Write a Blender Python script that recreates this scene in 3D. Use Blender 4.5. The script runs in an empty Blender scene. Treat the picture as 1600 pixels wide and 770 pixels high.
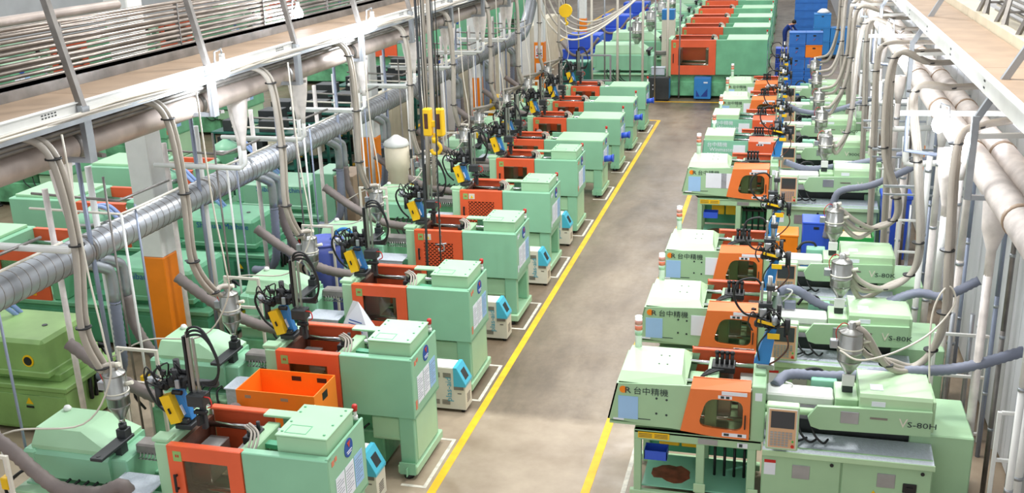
import bpy, bmesh, math, random
from mathutils import Vector, Matrix
random.seed(7)
R = math.radians
C = bpy.context.scene.collection

# ------------------------------------------------------------ camera, world, light, exposure
cam_d = bpy.data.cameras.new('camera'); cam = bpy.data.objects.new('camera', cam_d); C.objects.link(cam)
cam_d.sensor_fit = 'HORIZONTAL'; cam_d.sensor_width = 36.0; cam_d.lens = 35.96
cam_d.clip_end = 300
cr = Vector((0.96713266, 0.25240696, -0.03074306)); cu = Vector((-0.05066456, 0.30977218, 0.94946)); cb = Vector((0.24917366, -0.9166962, 0.31237888))
m3 = Matrix((cr, cu, cb)).transposed()
cam.matrix_world = Matrix.Translation((0, 0, 7.0)) @ m3.to_4x4()
bpy.context.scene.camera = cam

w = bpy.data.worlds.new('world'); bpy.context.scene.world = w; w.use_nodes = True
bg = w.node_tree.nodes['Background']; bg.inputs[0].default_value = (0.93, 0.97, 1.0, 1); bg.inputs[1].default_value = 0.70

def area(name, loc, sx, sy, power, color=(1, 1, 1), rot=(0, 0, 0)):
    l = bpy.data.lights.new(name, 'AREA'); l.shape = 'RECTANGLE'; l.size = sx; l.size_y = sy; l.energy = power; l.color = color
    o = bpy.data.objects.new(name, l); C.objects.link(o); o.location = loc; o.rotation_euler = rot; return o
for k, (x, y) in enumerate([(-4.4, 15), (-4.4, 30), (-4.4, 48), (-16, 16), (-16, 34), (0.5, 12), (0.5, 24), (0.5, 44)]):
    area('high_bay_lamp', (x, y, 11.5), 1.6, 1.6, 420, (1.0, 0.99, 0.96))

vs = bpy.context.scene.view_settings
vs.view_transform = 'Standard'; vs.look = 'None'; vs.gamma = 1.0; vs.use_curve_mapping = False
vs.exposure = 0.58

# ------------------------------------------------------------ materials
def lin(h):
    h = h.lstrip('#'); v = [int(h[i:i + 2], 16) / 255 for i in (0, 2, 4)]
    return tuple((c / 12.92 if c <= 0.04045 else ((c + 0.055) / 1.055) ** 2.4) for c in v)
def mat(name, hexc, rough=0.45, metal=0.0, noise=0.06, scale=3.0, bump=0.0, bscale=40, emit=0, spec=0.5):
    m = bpy.data.materials.new(name); m.use_nodes = True; nt = m.node_tree; b = nt.nodes['Principled BSDF']
    c = lin(hexc)
    b.inputs['Roughness'].default_value = rough; b.inputs['Metallic'].default_value = metal
    b.inputs['Specular IOR Level'].default_value = spec
    b.inputs['Base Color'].default_value = (*c, 1)
    if noise or bump:
        tc = nt.nodes.new('ShaderNodeTexCoord')
    if noise:
        n = nt.nodes.new('ShaderNodeTexNoise'); n.inputs['Scale'].default_value = scale; n.inputs['Detail'].default_value = 5
        nt.links.new(tc.outputs['Object'], n.inputs['Vector'])
        r = nt.nodes.new('ShaderNodeValToRGB'); nt.links.new(n.outputs['Fac'], r.inputs[0])
        r.color_ramp.elements[0].position = 0.3; r.color_ramp.elements[1].position = 0.7
        r.color_ramp.elements[0].color = (*[max(0, v * (1 - noise * 1.6)) for v in c], 1)
        r.color_ramp.elements[1].color = (*[min(1, v * (1 + noise)) for v in c], 1)
        nt.links.new(r.outputs[0], b.inputs['Base Color'])
    if bump:
        n2 = nt.nodes.new('ShaderNodeTexNoise'); n2.inputs['Scale'].default_value = bscale
        nt.links.new(tc.outputs['Object'], n2.inputs['Vector'])
        bp = nt.nodes.new('ShaderNodeBump'); bp.inputs['Strength'].default_value = bump; bp.inputs['Distance'].default_value = 0.01
        nt.links.new(n2.outputs['Fac'], bp.inputs['Height']); nt.links.new(bp.outputs[0], b.inputs['Normal'])
    if emit:
        b.inputs['Emission Color'].default_value = (*c, 1); b.inputs['Emission Strength'].default_value = emit
    return m
M = {}
M['mint'] = mat('mint_paint', '8cc2a0', 0.38, noise=0.05, scale=1.5)
M['mint_pale'] = mat('lit_pale_mint_paint', 'a6cfa8', 0.4, noise=0.05, scale=1.5)  # paler mint carries the light on tops and lids; also on other panels
M['sage'] = mat('sage_green_paint', 'a3c79f', 0.4, noise=0.05, scale=1.5)
M['sage_pale'] = mat('pale_sage_paint', 'b6d6ac', 0.4, noise=0.05, scale=1.5)
M['teal'] = mat('teal_green_paint', '86c2a6', 0.4, noise=0.05, scale=1.5)
M['green'] = mat('mid_green_paint', '70b48b', 0.42, noise=0.10, scale=2)
M['greend'] = mat('deep_green_paint', '4f9e78', 0.45, noise=0.12, scale=2)
M['olive'] = mat('olive_green_paint', '8bb068', 0.45, noise=0.12, scale=2)
M['bed'] = mat('oily_green_paint', '6cb083', 0.45, noise=0.3, scale=3)
M['dkteal'] = mat('dark_teal_paint', '1f5f52', 0.5, noise=0.2)
M['orange'] = mat('orange_red_paint', 'e2603a', 0.36, noise=0.06, scale=2)
M['orangeb'] = mat('bright_orange_paint', 'e8793a', 0.38, noise=0.05, scale=2)
M['amber'] = mat('amber_orange_paint', 'f08412', 0.45, noise=0.07, scale=2)
M['crate_o'] = mat('orange_plastic', 'f5831f', 0.45, noise=0.04)
M['yellow'] = mat('yellow_paint', 'f0c010', 0.4, noise=0.05)
M['blue'] = mat('blue_paint', '2f7fc4', 0.4, noise=0.05)
M['blueb'] = mat('blue_plastic', '3058cc', 0.4, noise=0.05)
M['bluec'] = mat('blue_crate_plastic', '2f70c0', 0.5, noise=0.08)
M['bluetub'] = mat('violet_blue_plastic', '5a68b8', 0.4, noise=0.05)
M['navy'] = mat('navy_cloth', '24408f', 0.8, noise=0.1)
M['cyan'] = mat('cyan_plastic', '4fb8d4', 0.35, noise=0.03)
M['cream'] = mat('cream_plastic', 'dcd8c8', 0.45, noise=0.03)
M['beige'] = mat('beige_paint', 'cfc5ad', 0.5, noise=0.06)
M['white'] = mat('white_paint', 'e2e2de', 0.45, noise=0.05)
M['wrap'] = mat('white_wrapped_lagging', 'e9e0da', 0.6, noise=0.12, scale=5, bump=0.5, bscale=14)
M['paper'] = mat('paper', 'e4e8f0', 0.7, noise=0.03)
M['paperb'] = mat('pale_blue_paper', '9cc3ea', 0.7, noise=0.03)
M['black'] = mat('black_rubber', '1b1c1e', 0.5, noise=0.1)
M['dark'] = mat('dark_grey_metal', '3a3d3f', 0.45, 0.3, noise=0.15)
M['rust'] = mat('oily_brown_steel', '5a3528', 0.5, 0.2, noise=0.35, scale=5)
M['steel'] = mat('brushed_steel', 'a8a8a4', 0.3, 0.85, noise=0.06, scale=6)
M['chrome'] = mat('polished_steel', 'cfcfcf', 0.12, 1.0, noise=0)
M['galv'] = mat('galvanised_steel', 'a9adb2', 0.38, 0.7, noise=0.10, scale=4)
M['galvd'] = mat('dull_galvanised_steel', '8a8580', 0.45, 0.6, noise=0.2, scale=4)
M['pipe'] = mat('dusty_lagged_pipe', 'bfb0a6', 0.38, 0.4, noise=0.14, scale=3)
M['hose'] = mat('grey_beige_hose', 'a9a196', 0.5, noise=0.08)
M['hoseg'] = mat('blue_grey_flexible_hose', '7a7f90', 0.55, noise=0.08)
M['hosed'] = mat('dusty_brown_grey_hose', '7b706c', 0.6, noise=0.12)
M['pale_hose'] = mat('pale_blue_hose', '8fa6d8', 0.45, noise=0.05)
M['pole'] = mat('blue_grey_pole', '8c94a6', 0.4, 0.3, noise=0.08)
M['cream_pole'] = mat('cream_pipe', 'd9d2c4', 0.45, noise=0.05)
M['ply'] = mat('brown_plywood', 'a38b74', 0.6, noise=0.10, scale=2)
M['checker'] = mat('silver_tread_plate', 'c3cad4', 0.45, 0.1, noise=0.05, scale=30, bump=0.8, bscale=60)
M['screen'] = mat('dark_screen', '3c3f44', 0.15, noise=0)
M['red'] = mat('red_plastic', 'c3261e', 0.35, noise=0)
M['green_btn'] = mat('green_plastic', '3fae4a', 0.4, noise=0)
M['greencrate'] = mat('bright_green_plastic', '29a34d', 0.45, noise=0.05)
M['ink'] = mat('dark_ink', '2c3a3a', 0.6, noise=0)
M['inkb'] = mat('blue_ink', '1d4f9e', 0.6, noise=0)
M['inkc'] = mat('cyan_ink', '4aa6bd', 0.6, noise=0)
M['wall'] = mat('off_white_wall_panel', 'c9c9cc', 0.5, noise=0.06, scale=1)
M['skin'] = mat('skin', 'c99677', 0.6, noise=0.03)
M['hair'] = mat('black_hair', '15120f', 0.6, noise=0)
M['lamp'] = mat('lit_lamp_glass', 'e6efff', 0.3, noise=0, emit=60)
M['beacon'] = mat('clear_beacon', 'dfe6e2', 0.2, noise=0)
M['lit_beacon'] = mat('lit_green_beacon', 'c8ffd8', 0.3, noise=0, emit=2.5)
M['tinted'] = mat('salmon_plastic', 'd8765a', 0.3, noise=0)
M['stain'] = mat('red_brown_oil', '7a4334', 0.3, noise=0.35, scale=8)
M['lens_red'] = mat('muted_red_lens', 'c08a7c', 0.3, noise=0)
M['lens_green'] = mat('muted_green_lens', '9fc4a4', 0.3, noise=0)
M['tan'] = mat('tan_keypad', 'd4aa84', 0.45, noise=0)
M['dusty'] = mat('dusty_steel_pipe', 'a0958c', 0.3, 0.75, noise=0.2, scale=3)
M['duct'] = mat('spiral_duct_steel', 'b4b7bc', 0.36, 0.7, noise=0.16, scale=2.5)

def glass_mat():
    m = bpy.data.materials.new('smoky_window_plastic'); m.use_nodes = True; nt = m.node_tree; nt.nodes.clear()
    o = nt.nodes.new('ShaderNodeOutputMaterial'); mx = nt.nodes.new('ShaderNodeMixShader')
    t = nt.nodes.new('ShaderNodeBsdfTransparent'); t.inputs[0].default_value = (0.80, 0.80, 0.72, 1)
    g = nt.nodes.new('ShaderNodeBsdfGlossy'); g.inputs['Roughness'].default_value = 0.08
    f = nt.nodes.new('ShaderNodeFresnel'); f.inputs[0].default_value = 1.4
    nt.links.new(f.outputs[0], mx.inputs[0]); nt.links.new(t.outputs[0], mx.inputs[1]); nt.links.new(g.outputs[0], mx.inputs[2])
    nt.links.new(mx.outputs[0], o.inputs[0]); return m
M['glass'] = glass_mat()

def floor_mat():
    m = bpy.data.materials.new('worn_polished_concrete'); m.use_nodes = True; nt = m.node_tree; b = nt.nodes['Principled BSDF']
    tc = nt.nodes.new('ShaderNodeTexCoord')
    def noise(scale, detail=6, rough=0.6, vec=None):
        n = nt.nodes.new('ShaderNodeTexNoise'); n.inputs['Scale'].default_value = scale; n.inputs['Detail'].default_value = detail; n.inputs['Roughness'].default_value = rough
        nt.links.new(vec or tc.outputs['Object'], n.inputs['Vector']); return n
    def ramp(src, stops):
        r = nt.nodes.new('ShaderNodeValToRGB'); nt.links.new(src, r.inputs[0])
        while len(r.color_ramp.elements) < len(stops): r.color_ramp.elements.new(0.5)
        for e, (p, c) in zip(r.color_ramp.elements, stops): e.position = p; e.color = (*c, 1)
        return r
    mp = nt.nodes.new('ShaderNodeMapping'); mp.inputs['Scale'].default_value = (1.0, 0.35, 1); nt.links.new(tc.outputs['Object'], mp.inputs[0])
    a = ramp(noise(0.55, 7, 0.65, mp.outputs[0]).outputs[0], [(0.32, lin('564839')), (0.5, lin('7b6b59')), (0.68, lin('9a8a76'))])
    f = ramp(noise(9, 6, 0.7).outputs[0], [(0.3, (0.86, 0.86, 0.86)), (0.7, (1.06, 1.06, 1.06))])
    mx = nt.nodes.new('ShaderNodeMix'); mx.data_type = 'RGBA'; mx.blend_type = 'MULTIPLY'; mx.inputs[0].default_value = 1
    nt.links.new(a.outputs[0], mx.inputs[6]); nt.links.new(f.outputs[0], mx.inputs[7])
    # paler beige nearest the front end, meeting the rest along an uneven joint line
    sx = nt.nodes.new('ShaderNodeSeparateXYZ'); nt.links.new(tc.outputs['Object'], sx.inputs[0])
    nz = noise(3.0, 5)
    ad = nt.nodes.new('ShaderNodeMath'); ad.operation = 'MULTIPLY_ADD'; nt.links.new(nz.outputs[0], ad.inputs[0]); ad.inputs[1].default_value = 0.25; nt.links.new(sx.outputs[1], ad.inputs[2])
    st = nt.nodes.new('ShaderNodeMapRange'); nt.links.new(ad.outputs[0], st.inputs[0]); st.inputs[1].default_value = 12.95; st.inputs[2].default_value = 13.15; st.inputs[3].default_value = 1; st.inputs[4].default_value = 0
    mx2 = nt.nodes.new('ShaderNodeMix'); mx2.data_type = 'RGBA'; nt.links.new(st.outputs[0], mx2.inputs[0]); nt.links.new(mx.outputs[2], mx2.inputs[6])
    l2 = ramp(noise(1.2, 6).outputs[0], [(0.3, lin('8f7d69')), (0.7, lin('b1a08b'))]); nt.links.new(l2.outputs[0], mx2.inputs[7])
    nt.links.new(mx2.outputs[2], b.inputs['Base Color'])
    rr = ramp(noise(1.5, 5).outputs[0], [(0.3, (0.28,) * 3), (0.7, (0.5,) * 3)]); nt.links.new(rr.outputs[0], b.inputs['Roughness'])
    return m
M['floor'] = floor_mat()

# ------------------------------------------------------------ mesh builder
class MB:
    def __init__(s): s.v = []; s.f = []; s.sm = []; s.mi = []; s.cur = 0
    def add(s, vs_, fs, smooth=False):
        b = len(s.v); s.v += [tuple(p) for p in vs_]
        for f in fs: s.f.append(tuple(b + i for i in f)); s.sm.append(smooth); s.mi.append(s.cur)
        return s
    def box(s, x0, x1, y0, y1, z0, z1):
        if x0 > x1: x0, x1 = x1, x0
        if y0 > y1: y0, y1 = y1, y0
        if z0 > z1: z0, z1 = z1, z0
        return s.add([(x0, y0, z0), (x1, y0, z0), (x1, y1, z0), (x0, y1, z0), (x0, y0, z1), (x1, y0, z1), (x1, y1, z1), (x0, y1, z1)],
                     [(0, 3, 2, 1), (4, 5, 6, 7), (0, 1, 5, 4), (1, 2, 6, 5), (2, 3, 7, 6), (3, 0, 4, 7)])
    def cbox(s, x0, x1, y0, y1, z0, z1, b=0.01):
        if x0 > x1: x0, x1 = x1, x0
        if y0 > y1: y0, y1 = y1, y0
        if z0 > z1: z0, z1 = z1, z0
        b = min(b, (x1 - x0) * .45, (y1 - y0) * .45, (z1 - z0) * .45)
        X = (x0, x1); Y = (y0, y1); Z = (z0, z1); vs_ = []; idx = {}
        for i in (0, 1):
            for j in (0, 1):
                for k in (0, 1):
                    sx = b if i == 0 else -b; sy = b if j == 0 else -b; sz = b if k == 0 else -b
                    for ax, p in enumerate([(X[i], Y[j] + sy, Z[k] + sz), (X[i] + sx, Y[j], Z[k] + sz), (X[i] + sx, Y[j] + sy, Z[k])]):
                        idx[(i, j, k, ax)] = len(vs_); vs_.append(p)
        F = []
        for i in (0, 1):
            q = [idx[(i, 0, 0, 0)], idx[(i, 1, 0, 0)], idx[(i, 1, 1, 0)], idx[(i, 0, 1, 0)]]; F.append(q if i else q[::-1])
            q = [idx[(0, i, 0, 1)], idx[(1, i, 0, 1)], idx[(1, i, 1, 1)], idx[(0, i, 1, 1)]]; F.append(q[::-1] if i else q)
            q = [idx[(0, 0, i, 2)], idx[(1, 0, i, 2)], idx[(1, 1, i, 2)], idx[(0, 1, i, 2)]]; F.append(q if i else q[::-1])
        for a in (0, 1):
            for c in (0, 1):
                q = [idx[(0, a, c, 1)], idx[(1, a, c, 1)], idx[(1, a, c, 2)], idx[(0, a, c, 2)]]; F.append(q if (a != c) == True else q[::-1])
                q = [idx[(a, 0, c, 0)], idx[(a, 1, c, 0)], idx[(a, 1, c, 2)], idx[(a, 0, c, 2)]]; F.append(q if a == c else q[::-1])
                q = [idx[(a, c, 0, 0)], idx[(a, c, 1, 0)], idx[(a, c, 1, 1)], idx[(a, c, 0, 1)]]; F.append(q if a != c else q[::-1])
        for i in (0, 1):
            for j in (0, 1):
                for k in (0, 1): 
                    q = [idx[(i, j, k, 0)], idx[(i, j, k, 1)], idx[(i, j, k, 2)]]; F.append(q if (i + j + k) % 2 else q[::-1])
        return s.add(vs_, F)
    def prism(s, poly, ax, a, b):
        n = len(poly)
        def P(p, t):
            if ax == 'y': return (p[0], t, p[1])
            if ax == 'x': return (t, p[0], p[1])
            return (p[0], p[1], t)
        vs_ = [P(p, a) for p in poly] + [P(p, b) for p in poly]
        return s.add(vs_, [tuple(range(n)), tuple(range(2 * n - 1, n - 1, -1))] + [(i, i + n, (i + 1) % n + n, (i + 1) % n) for i in range(n)])
    def ring(s, outer, inner, ax, a, b):
        n = len(outer)
        def P(p, t):
            if ax == 'y': return (p[0], t, p[1])
            if ax == 'x': return (t, p[0], p[1])
            return (p[0], p[1], t)
        vs_ = [P(p, a) for p in outer] + [P(p, a) for p in inner] + [P(p, b) for p in outer] + [P(p, b) for p in inner]
        F = []
        for i in range(n):
            j = (i + 1) % n
            F += [(i, j, n + j, n + i), (2 * n + i, 3 * n + i, 3 * n + j, 2 * n + j), (i, 2 * n + i, 2 * n + j, j), (n + i, n + j, 3 * n + j, 3 * n + i)]
        return s.add(vs_, F)
    def tube(s, pts, r, n=8, smooth=True, cat=0, cap=True, corr=0.0, step=None):
        P = [Vector(p) for p in pts]
        if cat and len(P) > 2:
            Q = []; E = [P[0] * 2 - P[1]] + P + [P[-1] * 2 - P[-2]]
            for i in range(1, len(E) - 2):
                for k in range(cat):
                    t = k / cat; p0, p1, p2, p3 = E[i - 1], E[i], E[i + 1], E[i + 2]
                    Q.append(0.5 * ((2 * p1) + (-p0 + p2) * t + (2 * p0 - 5 * p1 + 4 * p2 - p3) * t * t + (-p0 + 3 * p1 - 3 * p2 + p3) * t ** 3))
            Q.append(P[-1]); P = Q
        if step:
            Q = [P[0]]; acc = 0
            for a, b in zip(P[:-1], P[1:]):
                L = (b - a).length; k = max(1, int(L / step))
                for i in range(1, k + 1): Q.append(a.lerp(b, i / k))
            P = Q
        rs = r if isinstance(r, (list, tuple)) else None
        d = (P[1] - P[0]).normalized(); up = Vector((0, 0, 1)) if abs(d.z) < 0.9 else Vector((1, 0, 0))
        u = d.cross(up).normalized(); vs_ = []; F = []
        for i, p in enumerate(P):
            d = (P[min(i + 1, len(P) - 1)] - P[max(i - 1, 0)])
            if d.length < 1e-9: d = Vector((0, 0, 1))
            d.normalize(); u = (u - d * u.dot(d))
            if u.length < 1e-6: u = d.orthogonal()
            u.normalize(); v = d.cross(u)
            rr = rs[i] if rs else r
            if corr and i % 2: rr *= (1 - corr)
            for k in range(n):
                a = 2 * math.pi * k / n; vs_.append(p + u * (rr * math.cos(a)) + v * (rr * math.sin(a)))
        for i in range(len(P) - 1):
            for k in range(n): F.append((i * n + k, i * n + (k + 1) % n, (i + 1) * n + (k + 1) % n, (i + 1) * n + k))
        s.add(vs_, F, smooth)
        if cap:
            b0 = len(s.v) - len(vs_)
            s.f.append(tuple(b0 + k for k in range(n))[::-1]); s.sm.append(False); s.mi.append(s.cur)
            s.f.append(tuple(b0 + (len(P) - 1) * n + k for k in range(n))); s.sm.append(False); s.mi.append(s.cur)
        return s
    def cyl(s, x, y, z0, z1, r, n=14): return s.tube([(x, y, z0), (x, y, z1)], r, n)
    def lathe(s, prof, cx=0, cy=0, cz=0, n=20):
        vs_ = []; F = []
        for (r, z) in prof:
            for k in range(n):
                a = 2 * math.pi * k / n; vs_.append((cx + r * math.cos(a), cy + r * math.sin(a), cz + z))
        for i in range(len(prof) - 1):
            for k in range(n): F.append((i * n + k, i * n + (k + 1) % n, (i + 1) * n + (k + 1) % n, (i + 1) * n + k))
        F.append(tuple(range(n))[::-1]); F.append(tuple((len(prof) - 1) * n + k for k in range(n)))
        return s.add(vs_, F, True)
    def beam(s, p, q, w_, h_):
        """rectangular bar between two points"""
        p = Vector(p); q = Vector(q); d = (q - p).normalized(); up = Vector((0, 0, 1)) if abs(d.z) < 0.95 else Vector((0, 1, 0))
        u = d.cross(up).normalized() * (w_ / 2); v = d.cross(u).normalized() * (h_ / 2)
        vs_ = [p - u - v, p + u - v, p + u + v, p - u + v, q - u - v, q + u - v, q + u + v, q - u + v]
        return s.add(vs_, [(0, 3, 2, 1), (4, 5, 6, 7), (0, 1, 5, 4), (1, 2, 6, 5), (2, 3, 7, 6), (3, 0, 4, 7)])
    def move(s, dx=0, dy=0, dz=0, k0=0):
        s.v = s.v[:k0] + [(a + dx, b + dy, c + dz) for a, b, c in s.v[k0:]]; return s

def raypts(poly, c, angs):
    out = []
    for a in angs:
        dx, dz = math.cos(a), math.sin(a); best = None
        for i in range(len(poly)):
            (x1, z1), (x2, z2) = poly[i], poly[(i + 1) % len(poly)]; ex, ez = x2 - x1, z2 - z1; den = dx * ez - dz * ex
            if abs(den) < 1e-9: continue
            t = ((x1 - c[0]) * ez - (z1 - c[1]) * ex) / den; u = ((x1 - c[0]) * dz - (z1 - c[1]) * dx) / den
            if t > 0 and -1e-6 <= u <= 1 + 1e-6 and (best is None or t > best): best = t
        out.append((c[0] + dx * best, c[1] + dz * best))
    return out
def rounded(poly, r, k=4):
    Q = []
    for i in range(len(poly)):
        p = Vector(poly[i]); a = Vector(poly[i - 1]) - p; b = Vector(poly[(i + 1) % len(poly)]) - p; p0 = p + a.normalized() * r; p1 = p + b.normalized() * r
        for j in range(k + 1): t = j / k; Q.append(tuple(p0 * (1 - t) ** 2 + p * 2 * t * (1 - t) + p1 * t * t))
    return Q
def obj(name, mb, m, parent=None, label=None, kind=None):
    me = bpy.data.meshes.new(name); me.from_pydata(mb.v, [], mb.f)
    for mm in (m if isinstance(m, (list, tuple)) else [m]): me.materials.append(M[mm])
    me.polygons.foreach_set('use_smooth', mb.sm)
    me.polygons.foreach_set('material_index', mb.mi)
    bm = bmesh.new(); bm.from_mesh(me); bmesh.ops.recalc_face_normals(bm, faces=bm.faces); bm.to_mesh(me); bm.free()
    o = bpy.data.objects.new(name, me); C.objects.link(o)
    if parent: o.parent = parent
    if label: o['label'] = label
    if kind: o['kind'] = kind
    return o
def tag(o, label=None, cat=None, group=None, kind=None):
    if label: o['label'] = label
    if cat: o['category'] = cat
    if group: o['group'] = group
    if kind: o['kind'] = kind
    return o
def thing(name, label, cat, loc=(0, 0, 0), rz=0, group=None):
    o = bpy.data.objects.new(name, None); C.objects.link(o); o.empty_display_size = 0.1
    o.location = loc; o.rotation_euler = (0, 0, rz); return tag(o, label, cat, group)
def copy_tree(o, parent=None):
    c = o.copy(); C.objects.link(c); c.parent = parent
    for ch in list(o.children): copy_tree(ch, c)
    return c
def place(proto, used, loc, label, rz=0, group=None, scale=None):
    o = copy_tree(proto) if proto in used else proto
    used.append(proto); o.location = loc; o.rotation_euler = (0, 0, rz); o['label'] = label
    if group: o['group'] = group
    if scale: o.scale = scale
    return o
def text(name, body, size, m, loc, facing='-y', parent=None, sx=1.0, depth=0.001):
    cu_ = bpy.data.curves.new('t', 'FONT'); cu_.body = body; cu_.size = size; cu_.extrude = depth; cu_.resolution_u = 2
    t = bpy.data.objects.new('t', cu_); C.objects.link(t); bpy.context.view_layer.update()
    me = bpy.data.meshes.new_from_object(t.evaluated_get(bpy.context.evaluated_depsgraph_get())); bpy.data.objects.remove(t); bpy.data.curves.remove(cu_)
    Rm = {'-y': Matrix.Rotation(R(90), 4, 'X'), '+x': Matrix.Rotation(R(90), 4, 'Z') @ Matrix.Rotation(R(90), 4, 'X'), 'up-y': Matrix.Rotation(R(90), 4, 'X') @ Matrix.Rotation(R(90), 4, 'Z'),
          'up+x': Matrix.Rotation(R(90), 4, 'Z') @ Matrix.Rotation(R(90), 4, 'X') @ Matrix.Rotation(R(90), 4, 'Z')}[facing]
    me.transform(Matrix.Translation(loc) @ Rm @ Matrix.Diagonal((sx, 1, 1, 1)))
    me.materials.clear(); me.materials.append(M[m]); me.name = name
    o = bpy.data.objects.new(name, me); C.objects.link(o)
    if parent: o.parent = parent
    return o
ORD = ['first', 'second', 'third', 'fourth', 'fifth', 'sixth', 'seventh', 'eighth', 'ninth', 'tenth', 'eleventh', 'twelfth', 'thirteenth', 'fourteenth']

# ------------------------------------------------------------ setting
WX = 2.95
obj('floor', MB().box(-34, WX + 3, 2, 90, -0.1, 0), 'floor', kind='structure')
wl = obj('wall_right', MB().box(WX + 0.04, WX + 0.25, 2, 90, 0, 5.1), 'wall', kind='structure')
for i in range(56):          # upright cladding panels with open joints
    y = 6 + i * 0.75
    if y > 46: break
    obj('panel', MB().cbox(WX, WX + 0.04, y + 0.01, y + 0.74, 0.05, 5.05, 0.008), 'wall', wl)
obj('wall_back', MB().box(-34, WX + 3, 90, 90.2, 0, 6), 'wall', kind='structure')
obj('wall_left', MB().box(-34.2, -34, 2, 90, 0, 6), 'wall', kind='structure')

def mark(x0, x1, y0, y1, m, label):
    return tag(obj('floor_marking', MB().box(x0, x1, y0, y1, 0.0, 0.004), m), label, 'floor marking')
M['ylw'] = mat('yellow_floor_paint', 'f2b90c', 0.5, noise=0.10, scale=6)
M['wht'] = mat('white_floor_paint', 'd8d2c4', 0.5, noise=0.2, scale=8)
mark(-4.13, -4.02, 6.0, 34.75, 'ylw', 'long yellow floor line along the left side of the aisle')
mark(-2.22, -2.11, 8.0, 38.2, 'ylw', 'long yellow floor line along the right side of the aisle')
mark(-4.75, -4.13, 34.65, 34.75, 'ylw', 'short yellow floor line closing the far end of the left line')
mark(-5.6, -2.11, 38.2, 38.32, 'ylw', 'yellow floor line crossing the far end of the aisle')
mark(-12.25, -12.1, 20, 75, 'ylw', 'yellow floor line beyond the beige cabinets')
mark(-9.2, -6.5, 12.85, 12.95, 'ylw', 'yellow floor line across the gap behind the orange column')
mark(-15.9, -15.75, 10, 40, 'ylw', 'yellow floor line on the far left aisle')
mark(-1.73, -1.67, 8.0, 14.0, 'wht', 'white floor line beside the nearest machine on the right')

# columns
for i, y in enumerate([4.45, 13.5, 22.4, 31.3, 40.2, 49.1]):
    t = thing('column', ['square steel column out of view', 'square white column with an orange foot, nearest on the left, behind the orange crate',
               'white column with an orange foot behind the blue drum, second from the front', 'slim column with an orange foot beside the beige cabinets and yellow machine',
               'column with orange foot and a no smoking sign', 'furthest column with an orange foot, beyond the pallet lifter'][i], 'column', (-9.5, y, 0))
    obj('orange_foot', MB().cbox(-.2, .2, -.2, .2, 0, 1.97, 0.015), 'amber', t, 'orange painted foot')
    obj('shaft', MB().cbox(-.195, .195, -.195, .195, 1.97, 9.0, 0.015), 'white', t)
    if i == 4:
        obj('sign_board', MB().box(-.15, .15, -.212, -.204, 1.35, 1.85), 'paper', t)
        rg = [(0.1 * math.cos(a * math.pi / 12), 1.66 + 0.1 * math.sin(a * math.pi / 12)) for a in range(24)]
        ri = [(0.08 * math.cos(a * math.pi / 12), 1.66 + 0.08 * math.sin(a * math.pi / 12)) for a in range(24)]
        mb = MB().ring(rg, ri, 'y', -.222, -.214); mb.beam((-.06, -.218, 1.60), (.06, -.218, 1.72), 0.02, 0.006)
        obj('prohibition_ring', mb, 'red', t); obj('cigarette', MB().box(-.06, .05, -.22, -.214, 1.65, 1.67), 'ink', t)
        obj('caption_strip', MB().box(-.12, .12, -.22, -.214, 1.42, 1.48), 'red', t)
        obj('notice_sheet', MB().box(-.13, .13, -.212, -.204, .75, 1.15), 'paper', t)
# columns on the right wall line with orange painted strips
for y in (13.3, 22.2, 31.1):
    t = thing('wall_column', {13.3: 'narrow column against the right wall with an orange stripe, nearest', 22.2: 'narrow orange striped wall column, second along the right wall', 31.1: 'narrow orange striped wall column, third along the right wall'}[y], 'column', (WX - .04, y, 0))
    obj('shaft', MB().box(-.02, .04, -.06, .06, 0, 5.0), 'white', t); obj('orange_stripe', MB().box(-.03, -.02, -.06, .06, 0.02, 2.1), 'amber', t)

# ------------------------------------------------------------ shared machine pieces
def beacon(parent, x, y, z, h=0.2):
    b = obj('signal_light', MB().cyl(x, y, z, z + .05, .028, 10).cyl(x, y, z + .05, z + h * .55, .02, 8), 'white', parent, 'small red and white signal light')
    obj('red_lens', MB().lathe([(.03, 0), (.032, h * .3), (.024, h * .36), (.005, h * .38)], x, y, z + h * .55, 12), 'red', b)
def hopper(label, loc, rr=0.13, h=0.75, seed=0, group=None):
    t = thing('material_hopper', label, 'hopper', loc, 0, group)
    z = .0
    obj('neck', MB().cbox(-.06, .06, -.06, .06, z, z + .10, .005).cyl(0, 0, z + .1, z + .16, .045), 'dark', t)
    obj('sight_glass', MB().cyl(0, 0, z + .16, z + .24, .035), 'chrome', t)
    k = h
    obj('cone', MB().lathe([(.04, 0), (.05, .02), (rr, .17), (rr, .19)], 0, 0, z + .22, 22), 'steel', t)
    obj('drum', MB().lathe([(rr, 0), (rr, .10), (rr + .008, .105), (rr + .008, .13), (rr, .135), (rr, k - .48), (rr * .96, k - .47)], 0, 0, z + .40, 22), 'steel', t)
    obj('lid', MB().lathe([(rr * 1.02, 0), (rr * .95, .02), (rr * .4, .05), (.05, .06), (.05, .13), (.02, .14)], 0, 0, z + k - .08, 20), 'steel', t)
    obj('clamp_ring', MB().lathe([(rr + .012, 0), (rr + .012, .012), (rr, .013)], 0, 0, z + .56, 22), 'cream', t)
    obj('motor_box', MB().cbox(-rr - .09, -rr, -.04, .04, z + k - .28, z + k - .18, .006), 'galv', t)
    obj('hose_stub', MB().tube([(0, 0, z + k + .03), (.09, 0, z + k + .05)], .028, 10), 'cream', t); obj('hose_stub', MB().tube([(rr - .02, .02, z + k - .2), (rr + .08, .02, z + k - .17)], .024, 10), 'cream', t)
    obj('wire', MB().tube([(-.02, 0, z + k), (-.1, -.03, z + k + .04), (-.17, -.02, z + k - .06), (-.15, 0, z + k - .2)], .006, 6, cat=4), 'red', t)
    return t
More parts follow.
